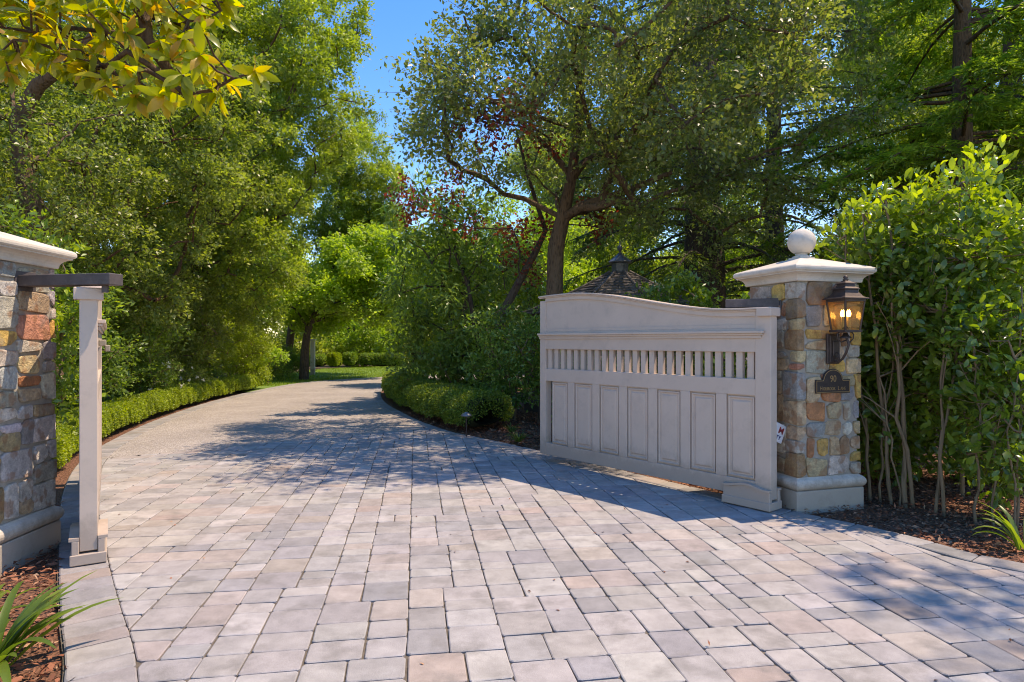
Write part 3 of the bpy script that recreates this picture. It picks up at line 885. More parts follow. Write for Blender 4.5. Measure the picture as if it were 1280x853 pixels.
# ------------------------------------------------------------------ path light, gazebo, pale post
b = gp(583, 546)
t = thing('path_light', 'small dark mushroom path light at the end of the clipped hedge', 'path light', b)
m = MB(); m.tube([b + Vector((0, 0, -.05)), b + Vector((0, 0, .36))], .011, 8); m.build('stake', M_iron, t)
m = MB(); m.lathe([(.012, .33), (.085, .335), (.092, .34), (.088, .352), (.06, .378), (.025, .396), (.008, .402)], 20, b)
m.build('hat', m_plain('grey hat', (.22, .21, .21), .4, .1, 10, metal=.5), t)

M_shingle = m_attr('cedar shingle', .85, .25, 12, 60, .5, .01)
M_wood = m_plain('grey painted timber', (.13, .105, .09), .7)
M_lead = m_plain('blue grey metal', (.12, .13, .15), .45, .1, 8, metal=.3)
gc = Vector((2.53, 15.0))
t = thing('gazebo', 'octagonal gazebo with shingled roof and cupola behind the gate', 'gazebo', (gc.x, gc.y, 0))
def ring(r, k, n=8, rot=.2): a = 2 * PI * k / n + rot; return Vector((gc.x + r * math.cos(a), gc.y + r * math.sin(a), 0))
m = MB(); rg = random.Random(4); NC = 15
rz = lambda f: (.24 + (2.35 - .24) * f, 3.13 - .985 * f - .06 * math.sin(PI * f))
for c in range(NC):
    r0, z0 = rz(c / NC); r1, z1 = rz((c + 1.05) / NC)
    for k in range(8):
        a0, b0, a1, b1 = ring(r0, k), ring(r0, k + 1), ring(r1, k), ring(r1, k + 1); nn = max(1, int(r1 * 4.5))
        for q in range(nn):
            f0, f1 = q / nn, (q + .96) / nn; h = .028 + rg.uniform(0, .012)
            p = [a0.lerp(b0, f0) + Vector((0, 0, z0 + .006)), a0.lerp(b0, f1) + Vector((0, 0, z0 + .006)), a1.lerp(b1, f1) + Vector((0, 0, z1 + h)), a1.lerp(b1, f0) + Vector((0, 0, z1 + h))]
            lo = [p[3] - Vector((0, 0, h)), p[2] - Vector((0, 0, h))]
            v = rg.uniform(.55, 1.35); col = (.115 * v, .098 * v, .088 * v)
            m.add(p + lo, [(0, 1, 2, 3), (3, 2, 5, 4)], False, col)
rf = m.build('roof', M_shingle, t, recalc=False)
m = MB()
for k in range(8):
    pts = []
    for c in range(9):
        r, z = rz(c / 8); pts.append(ring(r, k) + Vector((0, 0, z + .03)))
    m.tube(pts, .035, 6)
m.build('hip_ridge', M_wood, rf)
m = MB(); m.lathe([(.27, 3.09), (.27, 3.13), (.205, 3.15), (.205, 3.35), (.28, 3.37), (.285, 3.39), (.16, 3.49), (.06, 3.57), (.05, 3.6)], 8, (gc.x, gc.y, 0), False, rot=.2)
cu = m.build('cupola', M_lead, t)
m = MB(); m.lathe([(.03, 3.58), (.025, 3.64), (.06, 3.69), (.065, 3.72), (.05, 3.76), (.015, 3.8), (.008, 3.9), (.001, 3.95)], 14, (gc.x, gc.y, 0)); m.build('finial', M_lead, cu)
for k in range(8):
    m = MB(); p = ring(2.1, k); m.tube([p, p + Vector((0, 0, 2.2))], .055, 8); m.build('post', M_wood, t)
for k in range(7):
    m = MB(); a, b = ring(2.1, k), ring(2.1, k + 1)
    for z in (.35, .9): m.tube([a + Vector((0, 0, z)), b + Vector((0, 0, z))], .03, 6)
    for q in range(1, 9): p = a.lerp(b, q / 9); m.tube([p + Vector((0, 0, .35)), p + Vector((0, 0, .9))], .014, 5)
    m.build('railing', M_wood, t)
m = MB(); m.lathe([(2.3, -.03), (2.3, .14), (.01, .145)], 8, (gc.x, gc.y, 0), False, rot=.2); m.build('floor_deck', M_wood, t)

p0 = at(391, 452, 29)
t = thing('garden_post', 'pale weathered post behind the small tree by the far lawn', 'post', (p0.x, p0.y, -.03))
m = MB(); m.box((p0.x - .09, p0.y - .09, -.03), (p0.x + .09, p0.y + .09, 1.55)); m.build('shaft', M_lime, t, bevel=.01)
m = MB(); m.box((p0.x - .13, p0.y - .13, 1.551), (p0.x + .13, p0.y + .13, 1.63)); m.build('cap', M_lime, t, bevel=.015)
# ------------------------------------------------------------------ foliage
B_grey = m_bark('grey brown bark', (.15, .095, .06), (.035, .022, .015))
B_dark = m_bark('dark bark', (.10, .075, .06), (.025, .018, .015))
B_red = m_bark('reddish bark', (.17, .09, .055), (.045, .022, .015))
B_stem = m_bark('tan shrub stem', (.24, .165, .10), (.09, .06, .035), 14, .12, .5)
L_olive = m_leaf('olive small leaf', [(.082, .115, .034), (.145, .19, .053), (.235, .285, .085), (.32, .35, .14)], .42, (2.1, 2.3, .6), rough=.4, spec=.5)
L_light = m_leaf('light fine leaf', [(.115, .175, .035), (.22, .295, .06), (.35, .405, .10)], .42, (2.1, 2.2, .6), rough=.4, spec=.5)
L_dusky = m_leaf('dusky leaf', [(.08, .11, .045), (.125, .165, .065), (.19, .235, .09), (.15, .135, .075)], .46, (2.1, 2.15, .7), spec=.55, rough=.38)
L_maple = m_leaf('fresh bright leaf', [(0.175, 0.288, 0.05), (0.263, 0.388, 0.075), (0.35, 0.463, 0.112)], .45)
L_laurel = m_leaf('dark laurel leaf', [(0.069, 0.142, 0.031), (0.122, 0.232, 0.047), (0.219, 0.348, 0.073), (0.136, 0.206, 0.073)], .3, spec=.6, rough=.35)
L_deep = m_leaf('deep green leaf', [(0.083, 0.151, 0.039), (0.15, 0.251, 0.053), (0.246, 0.352, 0.073)], .35, rough=.4)
L_photin = m_leaf('glossy shrub leaf', [(0.079, 0.139, 0.029), (0.132, 0.218, 0.039), (0.225, 0.337, 0.053), (0.423, 0.529, 0.079)], .4, (2.3, 2.2, .5), rough=.28, spec=.7)
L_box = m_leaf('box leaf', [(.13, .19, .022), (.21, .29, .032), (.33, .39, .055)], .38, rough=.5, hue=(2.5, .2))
L_boxd = m_leaf('box leaf in shade', [(0.097, 0.157, 0.025), (0.164, 0.24, 0.037), (0.27, 0.351, 0.059)], .35, rough=.5, hue=(2.5, .2))  # darker copy of the box leaf, shade put into its colours
L_red = m_leaf('copper red leaf', [(0.072, 0.024, 0.026), (0.132, 0.036, 0.031), (0.288, 0.06, 0.036), (0.408, 0.108, 0.036)], .45, (2.2, 1.3, .8))
L_mag = m_leaf('magnolia leaf', [(.22, .27, .025), (.35, .38, .03), (.47, .45, .03), (.52, .41, .04), (.5, .27, .05)], .55, (1.7, 1.7, .4), rough=.3, spec=.6)
L_con = m_leaf('conifer needle', [(0.057, 0.109, 0.03), (0.115, 0.185, 0.042), (0.192, 0.283, 0.058)], .3, rough=.5)
L_conb = m_leaf('bright conifer needle', [(0.101, 0.194, 0.043), (0.191, 0.312, 0.065), (0.293, 0.431, 0.086)], .4, rough=.5)
L_wood = m_leaf('far wood leaf', [(0.109, 0.156, 0.042), (0.217, 0.292, 0.073), (0.369, 0.437, 0.105), (0.174, 0.229, 0.063)], .4)
L_strap = m_leaf('strap leaf', [(0.09, 0.16, 0.025), (0.14, 0.22, 0.035), (0.2, 0.28, 0.05)], .4, rough=.38, spec=.5)
L_strapd = m_leaf('tuft grass blade', [(0.084, 0.14, 0.028), (0.14, 0.21, 0.049)], .3)
L_white = m_leaf('white petal', [(.7, .7, .66), (.8, .8, .78)], .3, (1.1, 1.1, 1.1))

LOx = lambda y: float(np.interp(y, [p.y for p in LO[24:li_end]], [p.x for p in LO[24:li_end]]))
def lit_left(m):        # the sun reaches the low hedge and the drive under the left-hand crowns
    return lambda p: p[0] + m < LOx(p[1]) + .53 * p[2] - .2

def P_(x, y, Y, r): q = at(x, y, Y); return (q.x, q.y, q.z, r)

# the tall dusky tree behind the gate
r = np.random.default_rng(1)
cl = fill(r, (2.0, 10.9, 6.2), (4.0, 3.4, 2.9), 78, .62, 1.0, .5, .72,
          keep=lambda p: p[0] - .46 * p[2] > (-4.5 if p[1] > 11.3 else -3.5) and p[0] / p[1] > -.165 and (p[2] > 4.3 or (p[0] > 2.0 and p[2] > 3.5)) and not (p[1] < 8.6 and p[0] < -.3))
cl += [(q.x, q.y, q.z, .6, .6, .45) for q in (at(540, 130, 11.5), at(525, 170, 12), at(560, 200, 11.5), at(610, 225, 12), at(660, 215, 11), at(760, 250, 12.5), at(820, 270, 12.5), at(900, 290, 12), at(950, 270, 11.5), at(870, 230, 11), at(600, 60, 10), at(580, 20, 10), at(930, 200, 11), at(990, 240, 11.5), at(1000, 180, 11), at(960, 120, 10.5))]
tr = [P_(689, 529, 12, .25), P_(692, 440, 12, .165), P_(693, 370, 12, .15), P_(695, 310, 12, .148), P_(703, 272, 12, .135), P_(714, 225, 11.9, .10), P_(722, 165, 11.7, .08), P_(726, 90, 11.5, .08), P_(735, 0, 11.3, .06)]
tree('shade_tree', 'tall dusky leaved tree with thick bare trunk rising behind the gate', 'tree', tr, cl, L_dusky, B_grey, r, dens=6, nl=20, sig=0.075, L=0.08, W=0.046, style='m', twig=.4, rmin=.016, tn=14, inner=.15, start=.5, nv=0.5)
T = bpy.data.objects['shade_tree']
mb = MB()
mb.tube([P_(702, 276, 12, 0)[:3], P_(725, 258, 11.8, 0)[:3], P_(752, 250, 11.5, 0)[:3], P_(790, 236, 11.2, 0)[:3], P_(840, 215, 11, 0)[:3]], [.09, .09, .078, .06, .04], 9)
mb.tube([P_(752, 250, 11.5, 0)[:3], P_(765, 215, 11.4, 0)[:3], P_(775, 150, 11.3, 0)[:3], P_(800, 80, 11.2, 0)[:3]], [.08, .065, .05, .03], 8)
mb.tube([P_(716, 222, 11.9, 0)[:3], P_(690, 190, 11.9, 0)[:3], P_(650, 150, 11.9, 0)[:3], P_(610, 120, 11.8, 0)[:3]], [.07, .055, .04, .02], 8)
mb.build('limb', B_grey, T, recalc=False)

# copper-leaved small tree beside it
r = np.random.default_rng(2)
tr = [P_(612, 505, 13.5, .12), P_(618, 440, 13.5, .10), P_(626, 395, 13.5, .095), P_(650, 350, 13.4, .085), P_(668, 318, 13.3, .07), P_(682, 288, 13.2, .05), P_(660, 220, 12.6, .035), P_(645, 160, 12.3, .02)]
cl = [(q.x, q.y, q.z, s, s, s * .8) for q, s in ((at(650, 320, 13.2), .42), (at(668, 290, 13.), .45), (at(640, 285, 13.4), .4), (at(630, 160, 9.6), .5), (at(655, 130, 9.4), .45), (at(600, 150, 9.8), .4), (at(520, 265, 12.8), .4),
      (at(560, 235, 12.5), .45), (at(590, 285, 13), .35), (at(690, 175, 11.4), .45), (at(735, 260, 12.2), .4), (at(755, 285, 12.4), .35), (at(500, 235, 12.8), .3), (at(660, 345, 13.4), .35))]
tree('plum_tree', 'small copper red leaved tree with curved dark trunk left of the tall tree', 'tree', tr, cl, L_red, B_dark, r, dens=6, nl=15, sig=.09, L=.085, W=.05, style='m', twig=.5, rmin=.008, start=.4, twr=.005)

# dark big-leaved tree overhanging the drive
r = np.random.default_rng(3)
cl = fill(r, (-1.15, 15.3, 2.75), (1.95, 1.6, 2.5), 46, .38, .6, .45, .8, keep=lambda p: p[2] > .75)
tr = [(-1.0, 15.3, -.05, .13), (-1.05, 15.3, .8, .10), (-1.15, 15.25, 1.7, .085), (-1.1, 15.3, 2.6, .07), (-1.2, 15.2, 3.6, .045)]
tree('evergreen_magnolia', 'dark large leaved evergreen tree overhanging the right edge of the drive', 'tree', tr, cl, L_deep, B_dark, r, dens=9, nl=12, sig=.11, L=.15, W=.05, style='m', droop=.5, twig=.5, rmin=.012, start=.2)
r = np.random.default_rng(33)
cl = [(q.x, q.y, q.z, .42, .42, .34) for q in (at(500, 260, 14), at(525, 235, 14), at(510, 300, 14), at(550, 260, 14.2), at(575, 300, 14.3), at(600, 330, 14.2), at(540, 330, 14.2), at(620, 290, 14.3), at(590, 250, 14.3))]
tr = [(-.7, 14.6, -.05, .07), (-.75, 14.5, 1.4, .06), (-1.0, 14.4, 2.8, .05), (-1.3, 14.3, 3.6, .035)]
tree('loquat_tree', 'slim loose leaved tree with long leaves against the sky gap', 'tree', tr, cl, L_laurel, B_dark, r, dens=8, nl=12, sig=.09, L=.19, W=.055, style='m', droop=.4, twig=.6, rmin=.01, start=.4)

def shrub(name, label, c, R, n, leaf, seed, r0=.25, r1=.42, group=None, dens=16, nl=16, L=.06, W=.03, style='q', cat='shrub', sig=.05, stem=B_stem, keep=None, up=.5, droop=0., base=None, flowers=None):
    r = np.random.default_rng(seed)
    cl = fill(r, c, R, n, r0, r1, .4, .85, keep=keep or (lambda p: p[2] > .12))
    bx, by = base or (c[0], c[1])
    tr = [(bx, by, -.05, .035), (bx + .02, by, c[2] * .25, .03), (bx + .03, by + .02, c[2] * .6, .022)]
    t = tree(name, label, cat, tr, cl, leaf, stem, r, group, dens, nl, sig, L, W, style, droop, .3, .008, 6, up, part='foliage', start=.3, twr=.004)
    if flowers:
        k = flowers[0]; pick = r.integers(0, len(cl), k); d = unit(r.normal(size=(k, 3)) * [1, 1, .6] + [.15, -.55, .5]); P = np.array([cl[i][:3] for i in pick]) + d * np.array([[cl[i][3]] for i in pick]) * 1.08
        Pp = np.repeat(P, 5, 0); A = unit(np.repeat(d, 5, 0) * .5 + r.normal(size=(5 * k, 3)) * .8)
        leaves('blossom', Pp, A, np.repeat(d, 5, 0) + .01, flowers[1], flowers[1] * .8, L_white, t, 'm', rng=r)
    return t

# ---- trees along the left
r = np.random.default_rng(4)
cl = fill(r, (-8.9, 12.8, 5.0), (4.2, 2.8, 3.6), 105, .42, .85, .45, .7, gap=1.2, keep=lambda p: lit_left(.9)(p) and p[2] > 2.0)
tr = [(-9.6, 12.6, -.05, .3), (-9.5, 12.6, 1.2, .26), (-9.2, 12.5, 2.6, .22), (-8.9, 12.6, 4., .17), (-8.7, 12.7, 5.5, .1)]
tree('live_oak', 'olive small leaved oak leaning over the left border, nearest on that side', 'tree', tr, cl, L_olive, B_red, r, dens=10, nl=24, sig=0.06, L=0.085, W=0.046, twig=.35, rmin=.014, inner=0.55, reach=(.8, 1.1), tz=.8, nv=0.42, up=0.75)
r = np.random.default_rng(5)
cl = fill(r, (-6.9, 18.3, 7.4), (2.9, 2.8, 5.6), 115, .42, .9, .45, .72, gap=1.2, keep=lambda p: lit_left(.5)(p) and p[2] > 1.4)
tr = [(-10.2, 18.6, -.05, .3), (-9.8, 18.5, 2.5, .26), (-8.6, 18.3, 5, .2), (-7.2, 18.3, 8, .13), (-7, 18.3, 10.5, .07)]
tree('tall_evergreen', 'tall light green fine leaved tree filling the left beside the sky gap', 'tree', tr, cl, L_light, B_grey, r, dens=10, nl=24, sig=0.065, L=0.1, W=0.052, twig=.2, rmin=.014, inner=0.55, reach=(.8, 1.1), tz=.8, nv=0.42, up=0.75)
r = np.random.default_rng(6)
cl = fill(r, (-11.5, 19.5, 8.5), (4.5, 3, 6.5), 90, .8, 1.4, .45, .75, gap=1.1, keep=lambda p: p[2] > 1.6)
tr = [(-11.6, 19.5, -.05, .35), (-11.6, 19.5, 4, .3), (-11.5, 19.5, 8, .2), (-11.4, 19.5, 12, .1)]
tree('tall_evergreen', 'tall darker tree rising behind the oak and the magnolia branch', 'tree', tr, cl, L_olive, B_dark, r, dens=5, nl=30, sig=0.08, L=0.12, W=0.06, twig=.15, rmin=.014, inner=.5, reach=(.8, 1.1), tz=.8, nv=0.45, up=0.7)
r = np.random.default_rng(7)
cl = fill(r, (-7.1, 30, 6.9), (2.3, 2.0, 4.4), 46, .7, 1.1, .5, .85, keep=lambda p: p[2] > 3.2)
tr = [(-10.6, 30, -.05, .2), (-10.2, 30, 3, .17), (-8.6, 30, 5, .13), (-7.4, 30, 8, .08)]
tree('feathery_tree', 'rounded yellow green tree at the foot of the sky gap', 'tree', tr, cl, L_light, B_grey, r, dens=7, nl=30, sig=0.08, L=0.12, W=0.06, twig=.2, inner=.5, reach=(.8, 1.1), tz=.8, nv=0.42, up=0.75)
r = np.random.default_rng(8)
cl = fill(r, (-7.1, 26.5, 4.0), (3.1, 2.2, 2.3), 56, .55, .9, .5, .65, keep=lambda p: p[2] > (1.35 if p[0] > -7.2 else 2.2))
tr = [P_(380, 478, 25.5, .19), P_(381, 440, 25.5, .15), P_(384, 415, 25.6, .13), P_(392, 395, 25.8, .11), P_(408, 365, 26, .07)]
tree('maple_tree', 'small bright green maple with forked trunk standing by the far lawn', 'tree', tr, cl, L_maple, B_dark, r, dens=6, nl=22, sig=.12, L=.14, W=.10, style='m', twig=.2, rmin=.016, up=0.9, inner=.5, reach=(.8, 1.1), tz=.8, nv=0.4)
r = np.random.default_rng(9)
cl = fill(r, (-11.6, 47, 16.0), (2.6, 2.2, 3.9), 24, .7, 1.2, .5, .7)
tr = [(-12.2, 47, -.05, .3), (-12.2, 47, 8, .22), (-11.8, 47, 13, .15), (-11.6, 47, 16.5, .09)]
tree('distant_tree', 'thin bare limbed tree standing far off inside the sky gap', 'tree', tr, cl, L_deep, B_dark, r, dens=3, nl=16, sig=.12, L=.14, W=.07, twig=.6, rmin=.03, twr=.012)
# dark tree right behind the stone pillar on the left, with a pale curved limb
r = np.random.default_rng(10)
cl = fill(r, (-8.0, 9.4, 4.6), (2.6, 1.5, 2.0), 42, .5, .8, .5, .75, keep=lambda p: lit_left(.9)(p) and p[2] > 2.5)
tr = [P_(60, 470, 9.4, .2), P_(48, 300, 9.4, .16), P_(30, 210, 9.4, .13), P_(22, 150, 9.4, .12), P_(48, 105, 9.3, .10), P_(80, 84, 9.2, .07), P_(120, 40, 9.1, .05)]
tree('old_oak', 'dark crooked oak with pale bent limb behind the left pillar', 'tree', tr, cl, L_olive, B_grey, r, dens=7, nl=24, sig=0.055, L=.06, W=.034, twig=.5, rmin=.012, nv=0.45, up=0.7, inner=0.45)

# ---- mid shrubs on the left
shrub('laurel_shrub', 'glossy laurel showing over the cap of the left pillar', (-5.5, 6.9, 1.65), (1.0, .6, 1.25), 46, L_photin, 40, L=.085, W=.035, style='m', dens=13, nl=14, keep=lambda p: p[2] > .3)
shrub('laurel_shrub', 'big dark laurel between the left pillar and the box hedge', (-8.0, 10.9, 1.35), (1.25, 1.0, 1.6), 50, L_deep, 41, r0=.35, r1=.55, L=.08, W=.034, dens=13, nl=14)
shrub('laurel_shrub', 'dark laurel thicket under the olive oak, further up the drive', (-8.9, 14.2, 1.6), (1.4, 1.2, 1.9), 56, L_deep, 42, r0=.4, r1=.6, L=.085, W=.036, dens=11, nl=14)
shrub('laurel_shrub', 'loose green shrub under the tall light green tree', (-9.3, 17.5, 1.7), (1.2, 1.3, 1.9), 46, L_olive, 43, r0=.4, r1=.65, L=.085, W=.04, dens=11, nl=14)
shrub('golden_shrub', 'rounded yellow green bush lit by sun behind the box hedge', (-8.95, 20.7, 1.15), (1.05, .9, 1.05), 48, L_box, 44, r0=.25, r1=.4, L=.06, W=.03, dens=20, nl=18)
shrub('viburnum_shrub', 'pale leaved open bush just left of the rounded yellow bush', (-9.1, 18.8, 1.0), (.9, .6, 1.05), 36, L_light, 45, L=.07, W=.04, dens=12, nl=12, style='m')
shrub('azalea_bush', 'low bush with white blossoms beside the strap leaved clump', (-7.95, 14.3, .62), (.55, .4, .5), 22, L_deep, 46, r0=.16, r1=.26, L=.045, W=.02, dens=30, nl=12, flowers=(16, .055))
shrub('azalea_bush', 'low bush with a few white blossoms, nearer the rounded yellow bush', (-8.3, 16.4, .45), (.55, .4, .4), 18, L_olive, 47, r0=.16, r1=.26, L=.045, W=.02, dens=30, nl=12, flowers=(10, .055))
shrub('azalea_bush', 'mid green dense bush behind the two white flowering bushes', (-8.9, 15.3, .85), (.75, .5, .85), 28, L_olive, 48, r0=.22, r1=.36, L=.055, W=.026, dens=20, nl=14)
shrub('low_bush', 'small yellow green bush at the end of the box hedge', (-9.0, 22.6, .4), (.6, .5, .35), 14, L_box, 49, r0=.2, r1=.3, L=.05, W=.025, dens=24, nl=14)
shrub('low_bush', 'rounded grey green bush by the lawn corner', (-9.6, 25.2, .45), (.75, .6, .4), 16, L_light, 50, r0=.24, r1=.36, L=.06, W=.03, dens=20, nl=14)
shrub('low_bush', 'darker bush under the bright maple', (-9.5, 26.5, .6), (1.2, .7, .6), 22, L_deep, 51, r0=.3, r1=.45, L=.07, W=.035, dens=16, nl=14)
shrub('low_bush', 'pale spreading seedling with airy leaves beside the rounded yellow bush', (-8.75, 22.9, 1.0), (.7, .4, .35), 14, L_maple, 52, r0=.2, r1=.3, L=.10, W=.06, dens=10, nl=9, style='m', keep=lambda p: p[2] > .5)

shrub('viburnum_shrub', 'pale green shrubs seen below the maple crown, beyond the dark clipped blocks', (-9.0, 40.5, 1.5), (2.4, .9, 1.5), 40, L_maple, 55, r0=.5, r1=.8, L=.14, W=.08, dens=5, nl=14)
shrub('viburnum_shrub', 'pale green shrub beyond the last clipped hedge, beside the overhanging evergreen', (-4.9, 41.5, 1.7), (2.0, .9, 1.7), 36, L_light, 56, r0=.5, r1=.8, L=.14, W=.08, dens=5, nl=14)

# ---- shrubs of the middle bed
shrub('camellia_shrub', 'dense dark glossy shrub against the far end of the gate', (.05, 12.6, 1.15), (.85, .5, 1.15), 40, L_laurel, 60, r0=.26, r1=.4, L=.085, W=.042, style='m', dens=12, nl=13, keep=lambda p: p[2] > .4)
shrub('camellia_shrub', 'bright leafy shrub showing over the low part of the gate', (2.35, 9.4, 1.55), (.95, .5, .85), 40, L_photin, 61, r0=.24, r1=.36, L=.085, W=.04, style='m', dens=14, nl=14, base=(2.35, 9.4))
shrub('camellia_shrub', 'dark shrub seen only between the gate slats', (1.85, 9.75, .9), (1.3, .45, .95), 56, L_laurel, 62, r0=.26, r1=.38, L=.08, W=.04, dens=13, nl=12, keep=lambda p: p[2] > .12 and p[0] > .85)
shrub('camellia_shrub', 'bushy undergrowth shrub under the dark overhanging evergreen', (-1.3, 14.6, .7), (1.2, .7, .7), 36, L_deep, 63, r0=.26, r1=.4, L=.09, W=.045, dens=13, nl=12)

# ---- clipped hedges
def hedge(name, label, line, w, h, n, leaf, seed, L=.028, core=(.03, .035, .015), cat='hedge'):
    r = np.random.default_rng(seed)
    acc = [0.]
    for k in range(1, len(line)): acc.append(acc[-1] + (line[k] - line[k - 1]).length)
    acc = np.array(acc); X = np.array([p.x for p in line]); Y = np.array([p.y for p in line]); Lt = acc[-1]
    t = thing(name, label, cat, (line[0].x, line[0].y, 0))
    def pos(s, a, sc):
        x, y = np.interp(s, acc, X), np.interp(s, acc, Y); x2, y2 = np.interp(s + .05, acc, X), np.interp(s + .05, acc, Y); x1, y1 = np.interp(s - .05, acc, X), np.interp(s - .05, acc, Y)
        tx, ty = x2 - x1, y2 - y1; l = np.hypot(tx, ty) + 1e-9; nx, ny = ty / l, -tx / l
        ca, sa = np.cos(a), np.sin(a); q = 3.2; rad = (np.abs(ca) ** q + np.abs(sa) ** q) ** (-1 / q)
        bump = 1 + .07 * np.sin(s * 9 + 2 * np.sin(s * 2.3)) * np.cos(a * 3 + s) + .06 * np.sin(s * 3.1 + a * 2) + .05 * np.sin(s * 23 + a * 5)
        endr = np.sqrt(np.clip(1 - np.clip((.14 - np.minimum(s, Lt - s)) / .14, 0, 1) ** 2, .02, 1))
        u, v = ca * rad * w / 2 * bump * sc * endr, (sa * rad * .5 * bump * sc * endr + .5) * h
        return np.stack([x + nx * u, y + ny * u, v], -1), np.stack([nx * ca, ny * ca, sa], -1)
    s = r.uniform(0, Lt, n); a = r.uniform(-.6, PI + .6, n)
    P, Nn = pos(s, a, r.uniform(.8, 1.04, n))
    A = unit(Nn + r.normal(size=(n, 3)) * .75 + np.array([0, 0, .3])); Lf = L * r.uniform(.7, 1.4, n)
    leaves('foliage', P, A, Nn + r.normal(size=(n, 3)) * .6 + np.array([0, 0, .5]), Lf, Lf * .6, leaf, t, rng=r)
    m = MB(); k = max(8, int(Lt / .15)); ss = np.linspace(.05, Lt - .05, k); aa = np.linspace(0, 2 * PI, 13)[:-1]
    V = []
    for q in ss: p, _ = pos(np.full(12, q), aa, .82); V += [tuple(x) for x in p]
    Fc = [(i * 12 + j, i * 12 + (j + 1) % 12, i * 12 + 12 + (j + 1) % 12, i * 12 + 12 + j) for i in range(k - 1) for j in range(12)]
    m.add(V, Fc, True); m.build('light_block_core', m_plain('hedge core', core, .95, .4, 30, 1., 60), t)  # solid dark core added inside the foliage to block light
    return t
i0 = min(range(len(LO)), key=lambda i: (LO[i] - gp(82, 598).xy).length); i1 = min(range(len(LO)), key=lambda i: (LO[i] - gp(340, 484).xy).length)
hedge('box_hedge', 'long low clipped sunlit box hedge curving along the left of the drive', offset(LO[i0:i1 + 1], -.36), .52, .46, 120000, L_box, 70, .03)
j0 = min(range(len(RO)), key=lambda i: (RO[i] - gp(576, 541).xy).length); j1 = min(range(len(RO)), key=lambda i: (RO[i] - gp(478, 489).xy).length)
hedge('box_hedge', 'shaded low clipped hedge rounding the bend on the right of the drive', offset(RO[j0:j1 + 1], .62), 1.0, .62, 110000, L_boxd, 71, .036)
for lab, x0, x1, Y, hh, lf_, sd in (('dark low clipped hedge block under the maple at the back of the lawn', 352, 408, 37, .75, L_deep, 72), ('short bright clipped block between two dark hedge blocks beyond the lawn', 410, 426, 36.5, .85, L_box, 73),
                                    ('dark clipped hedge block in the middle of the row beyond the lawn', 429, 446, 37.5, .85, L_deep, 74), ('last dark clipped hedge beyond the lawn, beside the overhanging evergreen', 450, 505, 38, .8, L_deep, 75)):
    a, b = at(x0, 440, Y), at(x1, 440, Y); hedge('box_hedge', lab, [a.xy.lerp(b.xy, f / 8) for f in range(9)], .8, hh, 9000, lf_, sd, .06)

# ---- tall leafy shrubs to the right of the lamp pillar
def stemmed(label, stems, c, R, n, seed, keep, dens=9, L=.096):
    r = np.random.default_rng(seed); t = thing('screen_shrub', label, 'shrub', (stems[0][0][0], stems[0][0][1], 0), 'tall screening shrubs')
    cl = fill(r, c, R, n, .24, .42, .42, .85, keep=keep)
    tops = []
    for s in stems:
        m = MB(); pts = []; rad = []
        for a, b in zip(s[:-1], s[1:]):
            for f in (0, .25, .5, .75): pts.append(Vector(a[:3]).lerp(Vector(b[:3]), f) + Vector((r.normal() * .016, r.normal() * .016, 0)) * (1 if pts else 0)); rad.append((a[3] + (b[3] - a[3]) * f) * .62 * r.uniform(.85, 1.15))
        pts.append(Vector(s[-1][:3])); rad.append(s[-1][3] * .62); m.tube(pts, rad, 8, wob=.2, seed=int(r.integers(999)))
        for q in range(3):
            i = int(r.integers(3, len(pts) - 1)); e = pts[i] + Vector((r.normal() * .2, r.normal() * .15, .25 + .2 * r.random())); m.tube([pts[i], pts[i].lerp(e, .5) + Vector((0, 0, .03)), e], [rad[i] * .6, rad[i] * .45, .003], 5, cap=False)
        m.build('stem', B_stem, t, recalc=False); tops += [tuple(p) for p in s[1:]]
    mb = MB(); nodes = tops
    for q in cl:
        p = Vector(q[:3]); b = min(nodes, key=lambda k: (Vector(k[:3]) - p).length + .4 * max(0, k[2] - p.z)); a = Vector(b[:3]); mid = a.lerp(p, .5) + Vector(r.normal(size=3)) * .06
        mb.tube([a, mid, p], [.011, .008, .004], 5, cap=False)
    P, A, N, TW = sprays(r, cl, dens, 12, .05, .1, (.6, 1.08), up=.8)
    twigs(mb, TW, r, .6, .0035); mb.build('twigs', B_stem, t, recalc=False)
    k = len(P); LL = L * r.uniform(.6, 1.3, k)
    hi = np.clip((P[:, 2] - 2.2) / 1.2, 0, 1); rn = np.clip(r.random(k) * .62 + hi * .45, 0, 1)   # sunlit tops painted in: leaf tone gets paler with height
    leaves('foliage', P, A + np.array([0, 0, 1.]) * (.15 + .6 * hi[:, None]), N, LL, LL * .46, L_photin, t, 'l', rnd=rn, rng=r)
    return t
stemA = [[(3.52, 6.3, -.05, .028), (3.47, 6.3, .8, .022), (3.36, 6.35, 1.7, .016), (3.34, 6.4, 2.6, .01)], [(3.63, 6.12, -.05, .03), (3.55, 6.15, .9, .026), (3.5, 6.2, 1.9, .02), (3.45, 6.3, 2.8, .01)],
         [(3.70, 6.02, -.05, .036), (3.68, 6.05, 1., .03), (3.66, 6.1, 2., .022), (3.62, 6.2, 2.9, .012)], [(3.76, 6.0, -.05, .03), (3.62, 6.0, 1.1, .022), (3.56, 6.0, 1.9, .015)]]
stemA += [[(3.57, 6.2, -.05, .02), (3.6, 6.2, .7, .018), (3.7, 6.2, 1.5, .014), (3.68, 6.25, 2.4, .01)], [(3.66, 6.05, -.05, .018), (3.6, 6.08, .6, .016), (3.5, 6.1, 1.2, .012)], [(3.42, 6.35, -.05, .016), (3.36, 6.4, .9, .012), (3.3, 6.4, 1.6, .008)]]
